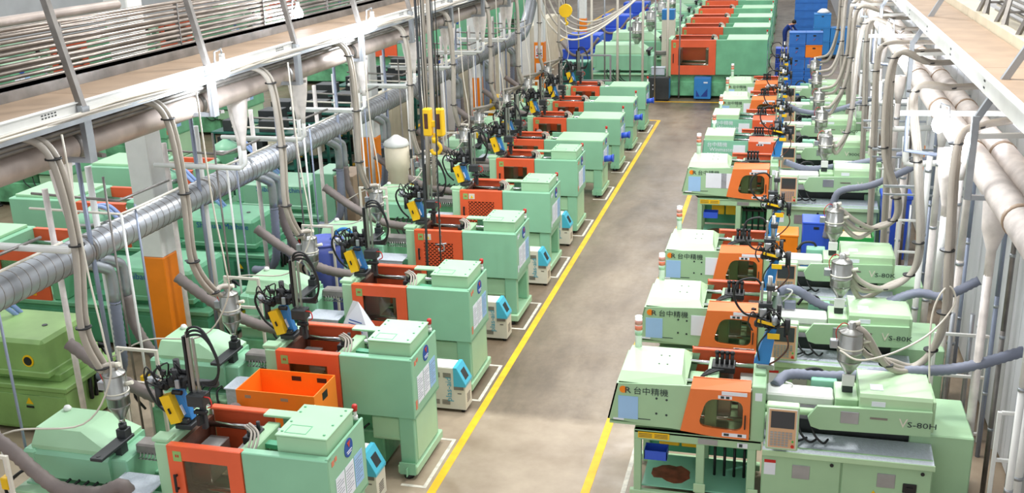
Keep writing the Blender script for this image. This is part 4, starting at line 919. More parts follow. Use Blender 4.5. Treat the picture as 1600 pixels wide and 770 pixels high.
for i, y in enumerate([5.2, 11.4, 17.6, 23.8, 30.0, 36.2]):
    t = thing('hanger_frame', 'white steel hanger with slanting brace on the right walkway, %s from the camera' % ORD[i], 'bracket', (1.95, y, 3.92), 0, 'right walkway hangers')
    obj('post', MB().cbox(-.035, .035, -.04, .04, 0, .9, .004), 'galv', t); obj('brace', MB().beam((0, 0, .85), (1.3, 0, 3.25), .07, .07), 'galv', t)
    obj('cross_arm', MB().beam((0, 0, .68), (.95, 0, .72), .06, .05), 'white', t); obj('foot_arm', MB().beam((0, 0, .02), (.95, 0, .02), .06, .05), 'galv', t)
for i, y in enumerate([14.2, 20.7, 27]):
    t = thing('lamp_bar', 'white cross bar carrying a lamp under the right walkway, %s along' % ORD[i], 'bracket', (1.5, y, 4.3 if i == 0 else 4.52), 0, 'lamp bars')
    obj('bar', MB().beam((0, 0, 0), (1.3, 0, .02), .06, .06), 'white', t); obj('hanger_rod', MB().tube([(.1, 0, 0), (.1, 0, -.5), (.5, 0, -.55)], .03, 8), 'pole', t)
# white vertical pipes, blue grey poles, U frames, along the wall
VP_ = [(2.42, 12.3, .045, 'pole', 3.98), (2.3, 14.1, .05, 'wrap', 3.95), (2.5, 14.6, .05, 'wrap', 3.95), (2.15, 15.9, .045, 'white', 3.4), (2.35, 16.3, .05, 'wrap', 3.9), (2.6, 12.0, .03, 'galvd', 4.0), (2.7, 13.0, .03, 'pole', 4.1), (2.7, 10.9, .05, 'white', 3.9), (2.55, 10.6, .04, 'white', 3.8),
       (2.2, 19.4, .05, 'wrap', 3.95), (2.05, 19.9, .05, 'wrap', 3.9), (2.4, 20.5, .03, 'galvd', 4), (2.6, 18.2, .04, 'white', 4), (2.45, 17.6, .03, 'pole', 4), (2.2, 22.9, .05, 'white', 4), (2.0, 23.5, .05, 'wrap', 4), (2.5, 22.0, .03, 'galvd', 4),
       (2.1, 25.6, .05, 'wrap', 4), (1.95, 26.3, .045, 'white', 4), (2.4, 25.1, .03, 'pole', 4), (2.1, 28.4, .05, 'wrap', 4), (2.3, 29.0, .04, 'white', 4), (2.0, 31.2, .05, 'wrap', 4), (2.2, 31.9, .04, 'white', 4), (2.1, 34.4, .05, 'wrap', 4), (2.75, 15.6, .03, 'pole', 4), (2.8, 11.7, .025, 'pole', 3.9), (2.65, 9.9, .04, 'galv', 4.0)]
VP_.sort(key=lambda v: v[1])
VD = {'pole': 'blue grey', 'wrap': 'cloth wrapped', 'white': 'white painted', 'galvd': 'dull grey slim', 'galv': 'bare steel'}
for i, (x, y, r, m, h) in enumerate(VP_):
    VN = globals().setdefault('VN', {}); VN[m] = VN.get(m, 0) + 1
    t = thing('wall_pipe', '%s vertical pipe by the right wall, %s of its sort from the camera' % (VD[m], ORD[VN[m] - 1]), 'pipe', (x, y, 0), 0, 'vertical wall pipes')
    obj('pipe_run', MB().tube([(0, 0, 0), (0, 0, h * .55)], r, 12).tube([(0, 0, h * .55), (.0, 0, h)], r * .98, 12), m, t)
    for z in (.9, 2.1, 3.1): obj('collar', MB().cyl(0, 0, z, z + .04, r * 1.15, 12), 'galv', t)
    if m == 'wrap' and i % 2: obj('top_funnel', MB().lathe([(r, -.5), (r * 2, -.2), (r * 2.2, 0)], 0, 0, h, 14), 'wrap', t)
for i, (x, y) in enumerate([(2.1, 13.4), (2.1, 18.6), (2.0, 22.4), (2.0, 26.5), (2.0, 30.2), (2.5, 11.2)]):
    g = thing('guard_frame', 'white steel guard frame by the right wall, %s from the camera' % ORD[i], 'frame', (x, y, 0), 0, 'guard frames by the right wall')
    for xx in (0, .66): obj('post', MB().cbox(xx - .022, xx + .022, -.02, .02, 0, 1.55, .004), 'white', g)
    for z in (1.54, .95, .12): obj('cross_bar', MB().cbox(.02, .64, -.018, .018, z - .02, z + .02, .004), 'white', g)
    for xx in (.2, .44): obj('inner_pipe', MB().cyl(xx, .1, 0, 1.8, .03, 10), 'galv', g)
# bracket rails on the wall with short white elbows
for i, y in enumerate([16.4, 19.0, 21.6, 24.2]):
    t = thing('elbow_pipe', 'white elbow pipe leaving the wrapped pipe on the right, %s along' % ORD[i], 'pipe', (1.9, y, 3.1), 0, 'white elbow pipes')
    obj('elbow', MB().tube([(-.05, 0, .42), (-.03, 0, .1), (.05, 0, .0), (.7, 0, .04)], .05, 12, cat=3), 'white', t)
    obj('cross_rail', MB().cbox(-.3, .9, .1, .14, -.42, -.38, .004).cbox(-.28, .9, .3, .33, -.6, -.57, .004), 'galv', t)
t = thing('drop_pipe', 'white wrapped funnel and drop pipe just under the nearest right lamp', 'pipe', (2.02, 13.2, 3.2))
obj('funnel', MB().lathe([(.045, 0), (.05, .15), (.12, .5), (.14, .85)], 0, 0, 0, 16), 'wrap', t); obj('down_pipe', MB().cyl(0, 0, -1.0, .02, .045, 12), 'white', t)
t = thing('drop_pipe', 'white wrapped funnel and drop pipe below the wrapped pipes at the right edge', 'pipe', (2.35, 11.9, 2.9))
obj('funnel', MB().lathe([(.05, 0), (.055, .3), (.13, .55), (.15, .95)], 0, 0, 0, 16), 'wrap', t); obj('down_pipe', MB().cyl(0, 0, -2.9, .02, .05, 12), 'wrap', t)
# feed hoses to the right hoppers
BH = [([(2.78, 13.6, 4.35), (2.3, 13.2, 4.33), (1.98, 12.6, 4.25), (1.93, 12.1, 3.1), (1.95, 12.0, 2.36), (1.85, 12.0, 1.88), (1.62, 11.9, 1.65), (1.33, 11.7, 1.78), (1.08, 11.55, 2.2), (.95, 11.53, 2.32)], 0, 3),
      ([(2.78, 15.8, 4.4), (2.25, 15.3, 4.45), (1.7, 14.7, 4.5), (1.78, 14.4, 3.6), (1.91, 14.4, 2.45), (1.83, 14.4, 1.97), (1.5, 14.3, 1.79), (1.15, 14.15, 1.95), (.95, 14.03, 2.3)], 0, 3),
      ([(2.78, 18.2, 4.4), (2.25, 17.7, 4.45), (1.64, 17.2, 4.6), (1.59, 17.0, 3.2), (1.85, 17.0, 2.37), (1.83, 17.0, 1.99), (1.54, 16.9, 1.88), (1.24, 16.7, 2.05), (.95, 16.58, 2.3)], 0, 3),
      ([(2.78, 23, 4.4), (2.25, 22.5, 4.45), (1.5, 22.1, 4.6), (1.36, 21.9, 2.9), (1.3, 21.9, 2.4), (1.1, 21.85, 2.12), (.96, 21.8, 2.42)], 0, 2),
      ([(2.78, 26, 4.4), (2.25, 25.5, 4.45), (1.55, 25.2, 4.6), (1.46, 25.1, 3.5), (1.34, 25.05, 2.8), (1.1, 25.0, 2.4), (.96, 24.98, 2.35)], 0, 2),
      ([(2.78, 28.6, 4.4), (2.25, 28.1, 4.45), (1.6, 27.8, 4.5), (1.5, 27.7, 3.2), (1.3, 27.6, 2.5), (.96, 27.58, 2.35)], 0, 2), ([(2.78, 31.4, 4.4), (2.25, 31, 4.45), (1.6, 30.7, 4.5), (1.5, 30.6, 3.2), (1.3, 30.5, 2.5), (.96, 30.48, 2.35)], 0, 2), ([(2.78, 34.4, 4.4), (2.25, 33.9, 4.45), (1.6, 33.5, 4.5), (1.5, 33.4, 3.2), (1.3, 33.3, 2.5), (.96, 33.28, 2.35)], 0, 2)]
for i, (P, _, n) in enumerate(BH): hosepair('grey beige hose looping to the %s right hopper' % ORD[i], P, (.03, .07, 0), .038, 'hose', n, 'feed hoses on the right')
for i, (x, y) in enumerate([(1.75, 18.6), (1.6, 19.8), (1.7, 24.1), (1.6, 28.9), (1.55, 32.2)]):
    hosepair('bundled beige hose hanging straight under the right walkway, %s bundle' % ORD[i], [(2.78, y + .9, 4.4), (2.25, y + .5, 4.45), (x + .1, y + .1, 4.45), (x, y, 4.0), (x + .05, y - .1, 2.6), (x + .1, y, 1.2), (x + .12, y + .1, .3)], (.05, .06, 0), .038, 'hose', 2, 'bundled hoses on the right')
# thick blue-grey suction hoses crossing the right machines, with a lamp-like cone at their end
for i, (y, P) in enumerate([(11.9, [(.08, 11.6, 1.45), (.25, 11.85, 1.5), (.8, 11.9, 1.5), (1.47, 11.9, 1.62), (2.17, 11.9, 1.73), (2.83, 11.9, 2.0)]), (14.3, [(.06, 14.1, 1.72), (.3, 14.25, 1.72), (.74, 14.3, 1.46), (1.2, 14.3, 1.46), (1.51, 14.3, 1.56), (1.92, 14.3, 1.75), (2.3, 14.3, 1.74), (2.72, 14.3, 1.99)]),
                            (19.0, [(.9, 19.1, 1.0), (1.0, 19.0, 1.75), (1.15, 19.0, 1.95), (1.6, 19.0, 2.05), (2.1, 19, 2.3), (2.6, 19, 2.6)]), (22, [(.1, 21.9, 1.75), (.5, 22, 1.6), (.9, 22, 1.62), (1.6, 22, 1.75), (2.6, 22, 2.0)]), (27.9, [(.1, 27.7, 1.9), (.5, 27.9, 1.7), (1.2, 27.9, 1.7), (2.6, 27.9, 2.2)])]):
    flex('blue grey corrugated hose crossing behind the %s' % ['nearest right machine', 'second right machine', 'green crate', 'fourth right machine', 'sixth right machine'][i], P, .068, 'hoseg', 'suction hoses on the right', 'suction_hose', .03)
    if i < 2: 
        c = thing('suction_cone', 'white metal cone at the end of the blue grey hose on the %s right machine' % ORD[i], 'cone', (P[0][0], P[0][1], P[0][2] - .02), 0, 'suction cones')
        obj('cone', MB().lathe([(.10, -.2), (.1, -.19), (.055, -.06), (.05, .03)], 0, 0, 0, 18), 'galv', c); obj('grey_box', MB().cbox(.1, .26, -.04, .04, -.22, -.1, .01), 'hoseg', c); obj('white_lead', MB().tube([(.08, 0, -.12), (.16, -.03, -.02), (.2, -.02, .06), (.12, 0, .08)], .012, 6, cat=5), 'white', c)
flex('blue grey hose on the floor in the bottom right corner', [(2.0, 10.75, .1), (2.3, 10.9, .12), (2.7, 11.1, .2), (2.9, 11.5, .1)], .09, 'hosed', 'flexible extraction hoses', 'flexible_hose', .035)
tag(obj('cable', MB().tube([(.78, 11.4, 2.06), (1.0, 11.3, 2.0), (1.4, 11.5, 2.05), (1.8, 11.8, 2.2), (2.05, 12.0, 2.5), (1.95, 12, 2.7), (1.8, 11.9, 2.3), (1.85, 11.6, 1.2), (1.95, 11.5, .3)], .012, 6, cat=7), 'cream_pole'), 'thin yellowish cable looping behind the nearest right hopper', 'cable')

# ------------------------------------------------------------ beyond: large machines across the aisle end
P4 = press('injection_moulding_machine', 1.85, 1.65, 1.6, .92, 2.2, 6.6, False, True, False, col='green', big=True)
for i, y in enumerate([38.9, 43.0, 46.9, 51.0, 55.2, 59.5, 63.8, 68]):
    place(P4, used, (-.65, y, 0), 'big green moulding machine across the aisle end, %s back' % ORD[i], group='big machines across the aisle end')
hc = None
for i, y in enumerate([38.9, 43.0, 46.9, 51.0]):
    h = copy_tree(hop0); h.location = (-4.6 - .65 - .3, y + .8, 1.6); h.scale = (1.6, 1.6, 1.5); h['label'] = 'tall steel hopper over the %s big machine across the aisle end' % ORD[i]; h['group'] = 'tall hoppers of the big machines'
for i, (x, y, wd, h, m, l) in enumerate([(-4.95, 38.35, .8, .88, 'dark', 'dark grey speckled box at the aisle end before the big machine'), (-3.25, 38.6, .62, .85, 'blue', 'bright blue chiller cabinet before the big green machine')]):
    t = thing('cooling_unit', l, 'cabinet', (x, y, 0)); obj('cabinet', MB().cbox(0, wd, 0, .45, .06, h, .012), m, t)
    obj('foot', MB().box(.05, wd - .05, .05, .4, 0, .06), 'black', t)
    if i == 1:
        obj('vent_panel', MB().prism([(.08, .15), (.22, .15), (.08, .4)], 'y', -.006, 0).prism([(.25, .15), (.5, .15), (.5, .45)], 'y', -.006, 0), 'navy', t); obj('label_plate', MB().box(.35, .5, -.006, 0, .65, .7), 'paper', t)
    else: obj('side_stripe', MB().box(wd, wd + .005, 0, .45, .1, h - .03), 'blue', t); obj('knob', MB().tube([(.2, -.02, .6), (.2, 0, .6)], .02, 8), 'paper', t); obj('knob', MB().tube([(.2, -.02, .45), (.2, 0, .45)], .02, 8), 'paper', t)
t = thing('control_tower', 'white and cream cabinet with screen between big machines at the aisle end', 'cabinet', (-4.9, 42.2, 0)); obj('cabinet', MB().cbox(0, .5, 0, .5, 0, 2.6, .01), 'cream', t); obj('blue_top', MB().cbox(0, .5, -.01, .5, 2.6, 3.0, .01), 'blue', t)

# blue crates
def crate(name, label, x, y, z, w_, d, h, m='bluec', group=None, open_=False, mark_=True):
    t = thing(name, label, 'crate', (x, y, z), 0, group)
    if open_:
        obj('box_body', MB().box(0, w_, 0, d, 0, .015).box(0, w_, 0, .015, .015, h).box(0, w_, d - .015, d, .015, h).box(0, .015, .015, d - .015, .015, h).box(w_ - .015, w_, .015, d - .015, .015, h), m, t)
    else:
        obj('box_body', MB().cbox(0, w_, 0, d, 0, h - .04, .01), m, t); obj('lid', MB().cbox(-.01, w_ + .01, -.01, d + .01, h - .045, h - .002, .01), m, t)
    if mark_: obj('hand_hole', MB().cbox(w_ / 2 - .05, w_ / 2 + .05, -.008, 0, h - .14, h - .09, .003), 'black', t)
    return t
g = 'stacked plastic crates at the far right'
for c_ in range(2):
    x = .1 + c_ * .58
    for k in range(7): crate('nested_crate', 'shallow blue nested crate in the %s far stack, %s from the floor' % (['left', 'right'][c_], ORD[k]), x, 38, .0 + k * .18, .56, .6, .178, group=g, mark_=False)
    for k in range(3):
        o = crate('crate', '%s crate in the far stack, %s column, %s row above the nested crates' % ('orange' if (c_, k) == (1, 1) else 'blue', ['left', 'right'][c_], ORD[k]), x, 38, 1.26 + k * .44, .56, .6, .438, 'crate_o' if (c_, k) == (1, 1) else 'bluec', g)
        if (c_, k) != (1, 1): obj('orange_mark', MB().beam((.24, -.005, .16), (.3, -.005, .24), .03, .008), 'orange', o)
for (x, k, n) in ((.95, 0, 0), (.95, 1, 1), (1.75, 0, 2), (1.75, 1, 3), (2.2, 0, 4)): pass
pal = thing('pallet', 'dark pallet under blue crates far right', 'pallet', (1.15, 49.8, 0)); obj('deck', MB().box(0, 1.6, 0, 1.2, .1, .16), 'dark', pal)
for x in (0, .7, 1.45): obj('runner', MB().box(x, x + .12, 0, 1.2, 0, .1), 'dark', pal)
for (c_, k) in ((0, 0), (0, 1), (0, 2), (1, 0), (1, 1)): crate('crate', 'bright blue crate on the dark pallet, %s column, %s up' % (['left', 'right'][c_], ORD[k]), 1.2 + c_ * .76, 50, .16 + k * .62, .74, .7, .616, 'blue', g)
sk = obj('plastic_film', MB().lathe([(.25, 0), (.3, .05), (.2, .14), (.1, .2)], 1.6, 50.4, 2.02, 9), 'white'); tag(sk, 'white crumpled plastic film on top of the bright blue crates', 'film')
for k in range(8): crate('nested_crate', 'long blue crate in the tallest stack at the very back, %s from the floor' % ORD[k], .35, 56, .0 + k * .4, 1.6, .8, .396, group=g, mark_=False)
for i, (x, y, k) in enumerate([(-.35, 36.3, 0), (-.35, 36.3, 1), (-.4, 44, 0), (-.4, 44, 1)]): crate('crate', 'bright blue crate between the robots and the far stack, %s' % ['near lower', 'near upper', 'far lower', 'far upper'][i], x, y, k * .62, .45, .6, .616, 'blueb', g)
# boxes in the gap behind the third right machine
crate('crate', 'blue crate, lower of two beside the green crate', .48, 19.3, 0, .5, .55, .6, 'bluec', 'crates in the gap on the right'); crate('crate', 'blue crate with white label, upper of two beside the green crate', .48, 19.3, .6, .5, .55, .62, 'blueb', 'crates in the gap on the right')
crate('crate', 'orange yellow crate beside the two stacked blue crates', -.15, 19.3, 0, .56, .55, .95, 'amber', 'crates in the gap on the right')
gc = thing('crate', 'bright green slatted crate beside the stacked blue crates', 'crate', (1.15, 19.2, 0), 0, 'crates in the gap on the right')
for k in range(6): obj('slat', MB().box(0, .6, 0, .015, .02 + k * .17, .14 + k * .17), 'greencrate', gc)
obj('inner_box', MB().box(.02, .58, .02, .5, 0, .95), 'beige', gc); obj('side_wall', MB().box(.6, .615, 0, .5, 0, 1.03).box(-.015, 0, 0, .5, 0, 1.03), 'greencrate', gc)
bb = thing('bin', 'tall blue bin by the right wall under the hose bundle', 'bin', (2.3, 21.2, 0)); obj('bin_body', MB().add([(-.22, -.2, 0), (.22, -.2, 0), (.22, .2, 0), (-.22, .2, 0), (-.28, -.26, 1.3), (.28, -.26, 1.3), (.28, .26, 1.3), (-.28, .26, 1.3)], [(0, 3, 2, 1), (4, 5, 6, 7), (0, 1, 5, 4), (1, 2, 6, 5), (2, 3, 7, 6), (3, 0, 4, 7)]), 'blueb', bb); obj('rim', MB().cbox(-.3, .3, -.28, .28, 1.28, 1.36, .01), 'blueb', bb)
for k in range(4): tag(obj('sack', MB().cbox(2.0, 2.7, 18.5, 19.0, .02 + k * .14, .155 + k * .14, .06), 'paper'), 'white sack piled by the right wall, %s from the floor' % ORD[k], 'sack', 'white sacks by the wall')

# orange open crate on the left, white sack
oc = thing('open_crate', 'open orange corrugated plastic crate in front of the second left machine door', 'crate', (-6.33, 10.12, .99))
L_, D_, H_ = 1.05, .62, .52
obj('crate_wall', MB().box(0, L_, 0, .012, 0, H_), 'crate_o', oc); obj('crate_wall', MB().box(0, L_, D_ - .012, D_, 0, H_), 'crate_o', oc)
obj('crate_wall', MB().box(0, .012, .012, D_ - .012, 0, H_), 'crate_o', oc); obj('crate_wall', MB().box(L_ - .012, L_, .012, D_ - .012, 0, H_), 'crate_o', oc); obj('crate_floor', MB().box(0.012, L_ - .012, .012, D_ - .012, 0, .012), 'crate_o', oc)
obj('hand_hole', MB().box(L_, L_ + .004, .22, .36, H_ - .16, H_ - .06), 'black', oc); obj('hand_hole', MB().box(.45, .58, D_ - .016, D_ - .012, H_ - .12, H_ - .06), 'black', oc); obj('hand_hole', MB().box(.8, .93, D_ - .016, D_ - .012, H_ - .12, H_ - .06), 'black', oc)
obj('tape', MB().box(.12, .2, -.003, 0, H_ - .1, H_ - .06).box(.6, .7, -.003, 0, H_ - .1, H_ - .06), 'ply', oc)
tb = thing('trestle', 'low dark trestle under the orange crate', 'stand', (-6.3, 10.17, 0)); obj('top_frame', MB().cbox(0, 1.0, 0, .5, .93, .98, .006), 'dark', tb)
for x in (.03, .93): 
    for y in (.02, .44): obj('leg', MB().box(x, x + .04, y, y + .04, 0, .93), 'dark', tb)
sk = thing('sack', 'white printed plastic sack leaning in front of the third left machine door', 'sack', (-6.0, 13.1, .96)); sk.scale = (1.25, 1, 1.25)
obj('sack_body', MB().add([(-.22, -.05, 0), (.24, -.12, 0), (.28, .12, 0), (-.2, .14, 0), (-.16, -.04, .2), (.14, -.08, .18), (.16, .08, .2), (-.12, .1, .22), (-.03, 0, .48), (.03, .02, .46)], [(0, 3, 2, 1), (0, 1, 5, 4), (1, 2, 6, 5), (2, 3, 7, 6), (3, 0, 4, 7), (4, 5, 9, 8), (5, 6, 9), (6, 7, 8, 9), (7, 4, 8)]), 'paper', sk)
mb = MB()
for k in range(6): mb.beam((-.12 + .01 * k, -.085, .06 + .04 * k), (.10, -.115, .03 + .04 * k), .006, .012)
obj('printed_lines', mb, 'inkb', sk, kind='stuff')
tb = thing('trestle', 'low dark trestle under the white sack', 'stand', (-6.3, 12.85, 0)); obj('top_frame', MB().cbox(0, .7, 0, .5, .9, .95, .006), 'dark', tb)
for x in (.03, .63): 
    for y in (.02, .44): obj('leg', MB().box(x, x + .04, y, y + .04, 0, .9), 'dark', tb)

# ------------------------------------------------------------ outer row on the left (injection ends facing the columns)
def outer(col='green', col2='mint', brand=True, dcol='orange'):
    t = thing('injection_moulding_machine', 'x', 'machine'); D = 1.25
    obj('base_cabinet', MB().cbox(-5.0, .25, .0, D, .08, .72, .015), col, t)
    for x0 in (-4.9, -3.7, -2.5, -1.3, -.5): obj('cabinet_door', MB().cbox(x0, x0 + (.75 if x0 == -.5 else 1.12), -.012, 0, .12, .64, .005), col, t)
    obj('handle', MB().box(-.42, -.3, -.022, -.012, .44, .47).box(-1.2, -1.08, -.022, -.012, .44, .47).box(-2.4, -2.28, -.022, -.012, .44, .47), 'black', t)
    obj('hazard_triangle', MB().prism([(-.42, .5), (-.3, .5), (-.36, .6)], 'y', -.018, -.012), 'yellow', t)
    obj('base_top', MB().cbox(-5.0, .3, -.03, D + .03, .72, .80, .012), col2, t); obj('slide', MB().cbox(-2.0, .1, .15, D - .15, .80, .92, .01), col, t)
    cv = obj('injection_cover', MB().cbox(-1.6, -.02, .05, D - .1, .92, 1.46, .05).cbox(-1.62, 0, .03, D - .08, .90, .99, .012), col2, t)
    if brand: text('maker_lettering', 'Shibaura Machine', .16, 'inkb', (-1.25, .046, 1.28), '-y', cv, 1.0)
    else:
        obj('round_badge', MB().tube([(-.3, .035, 1.15), (-.3, .05, 1.15)], .09, 18), 'yellow', cv); obj('badge_core', MB().tube([(-.3, .028, 1.15), (-.3, .035, 1.15)], .065, 16), 'black', cv); obj('slot', MB().box(-1.5, -1.2, .042, .05, 1.26, 1.30), 'black', cv)
    obj('top_knob', MB().cyl(-.4, .6, 1.46, 1.47, .04, 10), 'dark', cv)
    obj('barrel', MB().tube([(-2.5, D / 2, 1.2), (-1.6, D / 2, 1.2)], .08, 12), 'steel', t)
    obj('feed_block', MB().cbox(-1.95, -1.6, .35, .85, .92, 1.4, .02), col2, t)
    hp = obj('feed_hopper', MB().lathe([(.07, 0), (.1, .12), (.28, .38), (.30, .42), (.30, .52), (.26, .6), (.08, .7), (.03, .74)], -2.3, .8, 1.55, 18), 'mint', t, 'green domed feed hopper')
    obj('steel_band', MB().lathe([(.305, 0), (.305, .09)], -2.3, .8, 1.97, 18), 'steel', hp); obj('feed_neck', MB().cbox(-2.45, -2.15, .65, .95, 1.2, 1.56, .03), 'mint', hp)
    for k in (0, .12): obj('blue_hose', MB().tube([(-2.3, .8 + k, 2.27), (-2.0, .8 + k, 2.27), (-1.6, .75 + k, 1.95), (-1.2, .8 + k, 1.6), (-1.0, 1.25, 1.0)], .035, 8, cat=5), 'pale_hose', hp)
    pl = obj('fixed_platen', MB().cbox(-2.75, -2.5, .02, D - .02, .8, 1.75, .02), col2, t)
    dr = obj('front_door', MB().ring([(-3.9, .8), (-2.76, .8), (-2.76, 1.7), (-3.9, 1.7)], [(-3.7, 1.1), (-3.0, 1.1), (-3.0, 1.5), (-3.7, 1.5)], 'y', -.02, .02).cbox(-3.9, -2.76, .02, .12, 1.67, 1.7, .005), dcol, t)
    obj('window_pane', MB().box(-3.7, -3.0, -.0, .006, 1.1, 1.5), 'glass', dr); obj('warning_sticker', MB().box(-3.3, -3.2, -.025, -.02, .88, .98).box(-3.15, -3.05, -.025, -.02, .88, .98), 'yellow', dr); obj('rear_rail', MB().box(-3.9, -2.76, D - .1, D, 1.4, 1.7), dcol, t)
    hs = obj('clamp_housing', MB().cbox(-5.5, -3.9, 0, D, .8, 1.72, .02), 'mint', t); obj('top_panel', MB().cbox(-5.4, -4.0, .1, D - .1, 1.72, 1.78, .01), 'mint_pale', hs)
    mb = MB()
    for z in (1.0, 1.5):
        for y in (.25, D - .25): mb.tube([(-4.0, y, z), (-2.7, y, z)], .04, 10)
    obj('tie_bar', mb, 'chrome', t, kind='stuff')
    mb = MB()
    for k in range(5): mb.tube([(-.2 - .2 * k, D - .05, .95), (0.05 - .1 * k, D + .05, .85), (.25, D - .1 - .15 * k, .7), (.28, .9 - .1 * k, .4)], .03, 8, cat=4)
    obj('hydraulic_hoses', mb, 'black', t, kind='stuff')
    return t
O1 = outer('olive', 'olive', False); O2 = outer('greend', 'green', True); O3 = outer('green', 'mint', True)
OY = [(8.0, O1, -10.1), (11.0, O1, -9.85), (14.0, O2, -9.35), (16.9, O2, -9.75), (19.6, O3, -9.9)]
for i, (y, pr, x) in enumerate(OY):
    place(pr, used, (x, y, 0), '%s machine behind the orange columns, %s from the camera' % ('olive green' if pr is O1 else 'deep green lettered' if pr is O2 else 'mid green lettered', ORD[i]), group='outer machines behind the columns')
# far left rows seen through the pipework
for i, (x, y, sc) in enumerate([(-13.4, 41.0, 1.35), (-13.4, 48, 1.35), (-13.4, 56, 1.35), (-17.5, 13, 1.0), (-17.5, 17.3, 1.0), (-17.5, 21.6, 1.0), (-17.5, 26, 1.0), (-17.5, 30.5, 1.0), (-26, 24, 1.1), (-26, 30, 1.1), (-26, 37, 1.1), (-26, 45, 1.1), (-24, 53, 1.2), (-24, 61, 1.2)]):
    o = copy_tree(P4); o.location = (x, y, 0); o.scale = (sc, sc, sc); o['label'] = 'big green moulding machine with orange door on the far left, %s%s' % (['inner line', 'middle line', 'outer line'][0 if i < 3 else 1 if i < 8 else 2], ', %s back' % ORD[i if i < 3 else i - 3 if i < 8 else i - 8]); o['group'] = 'big machines on the far left'
# teal work racks with dark trays
rk0 = None
for i, y in enumerate([22.6, 23.9, 25.2, 26.5, 28.0, 29.6, 31.4, 33.5]):
    lab = 'dark teal steel rack with black trays on the far left, %s from the camera' % ORD[i]; loc = (-13.9 + (.3 if i % 2 else 0), y, 0)
    if rk0 is None:
        rk0 = thing('tray_rack', lab, 'rack', loc, 0, 'teal tray racks'); 
        for x in (0, 1.1, 2.2): 
            for yy in (0, .7): obj('upright', MB().cbox(x, x + .07, yy, yy + .07, 0, 1.9, .006), 'dkteal', rk0)
        for z in (.5, 1.0, 1.45, 1.88): obj('shelf', MB().cbox(0, 2.27, 0, .77, z, z + .05, .005), 'dkteal', rk0)
        for k, (x, z) in enumerate(((.15, .55), (1.2, .55), (.2, 1.05), (1.3, 1.05), (.1, 1.5), (.8, 1.5), (1.5, 1.5), (.3, 1.93), (1.3, 1.93))): b = obj('tray', MB().cbox(x, x + .55, .08, .65, z, z + .28, .01), 'dark' if k % 3 else 'beige', rk0)
        obj('yellow_tag', MB().box(.3, .4, -.01, 0, 1.47, 1.5).box(1.4, 1.5, -.01, 0, 1.02, 1.05), 'yellow', rk0)
    else: o = copy_tree(rk0); o.location = loc; o['label'] = lab
# beige partition cabinets beside the far columns
for i, (y, n) in enumerate([(24.6, 3), (31.9, 3), (36.4, 3), (42.5, 5)]):
    t = thing('storage_cabinet', 'run of beige steel cabinets behind the column line, %s from the camera' % ORD[i], 'cabinet', (-10.7, y, 0), 0, 'beige cabinets')
    obj('body', MB().cbox(-.25, .25, 0, n * 1.1, .0, 2.3, .01), 'beige', t)
    for k in range(n):
        obj('cabinet_door', MB().cbox(.25, .265, k * 1.1 + .01, k * 1.1 + .54, .1, 2.25, .004), 'beige', t); obj('cabinet_door', MB().cbox(.25, .265, k * 1.1 + .56, k * 1.1 + 1.09, .1, 2.25, .004), 'beige', t)
        obj('end_panel', MB().cbox(-.23, .23, -.012, 0, .1, 2.25, .004), 'white', t) if k == 0 else None
# blue tubs, drum, cabinets near the second column
def tub(label, x, y, z, r, h, m='bluetub'):
    t = thing('lidded_tub', label, 'tub', (x, y, z)); obj('tub_body', MB().lathe([(r * .85, 0), (r, h * .9), (r * 1.02, h)], 0, 0, 0, 24), m, t); obj('lid', MB().lathe([(r * 1.08, 0), (r * 1.08, .04), (r * .9, .06), (r * .88, .05), (.02, .06)], 0, 0, h, 24), m, t)
    return t
tub('violet blue lidded tub between the column and the third left hopper, nearer one', -8.25, 15.0, 0, .34, .95); tb = tub('violet blue lidded tub behind the third left hopper, further one', -7.85, 16.0, .0, .34, 1.45)
tag(obj('blue_hose', MB().tube([(-7.7, 16, 1.5), (-7.5, 16.0, 1.7), (-7.3, 16.0, 1.65), (-7.2, 16, 1.2)], .03, 8, cat=5), 'blue'), 'blue hose arching from the further violet blue tub', 'hose')
t = thing('drum', 'grey metal drum with white plastic bag on top near the crane hook', 'drum', (-8.15, 20.6, 0)); obj('drum_body', MB().lathe([(.2, 0), (.22, .1), (.22, 1.6), (.27, 1.68), (.27, 2.15)], 0, 0, 0, 24), 'beige', t)
obj('clip', MB().box(-.35, -.31, -.03, .03, 1.9, 2.1).box(.31, .35, -.03, .03, 1.9, 2.1), 'dark', t)
tag(obj('plastic_bag', MB().lathe([(.24, 0), (.30, .05), (.25, .14), (.14, .2), (.05, .26)], -8.15, 20.6, 2.15, 9), 'white'), 'white plastic bag over the grey drum', 'bag')
t = thing('granulator', 'pale green cabinet with wooden side by the second orange column', 'cabinet', (-9.75, 19.6, 0)); obj('cabinet', MB().cbox(0, .5, 0, .9, .05, 1.75, .015), 'mint', t); obj('wooden_side', MB().cbox(.51, .95, 0, .9, .05, 1.7, .008), 'ply', t); obj('phone', MB().cbox(.4, .7, .2, .4, 1.76, 1.79, .005), 'black', t)
t = thing('steel_table', 'steel table with a round steel lid by the grey drum', 'table', (-8.9, 21.8, 0)); obj('tabletop', MB().cbox(0, 1.0, 0, .7, .95, 1.0, .005), 'steel', t); obj('round_lid', MB().lathe([(.25, 0), (.25, .03), (.1, .05)], .45, .3, 1.0, 20), 'steel', t)
for x in (.02, .93): 
    for y in (.02, .63): obj('leg', MB().box(x, x + .05, y, y + .05, 0, .95), 'galv', t)
obj('lower_shelf', MB().box(.03, .97, .03, .67, .4, .43), 'galv', t)
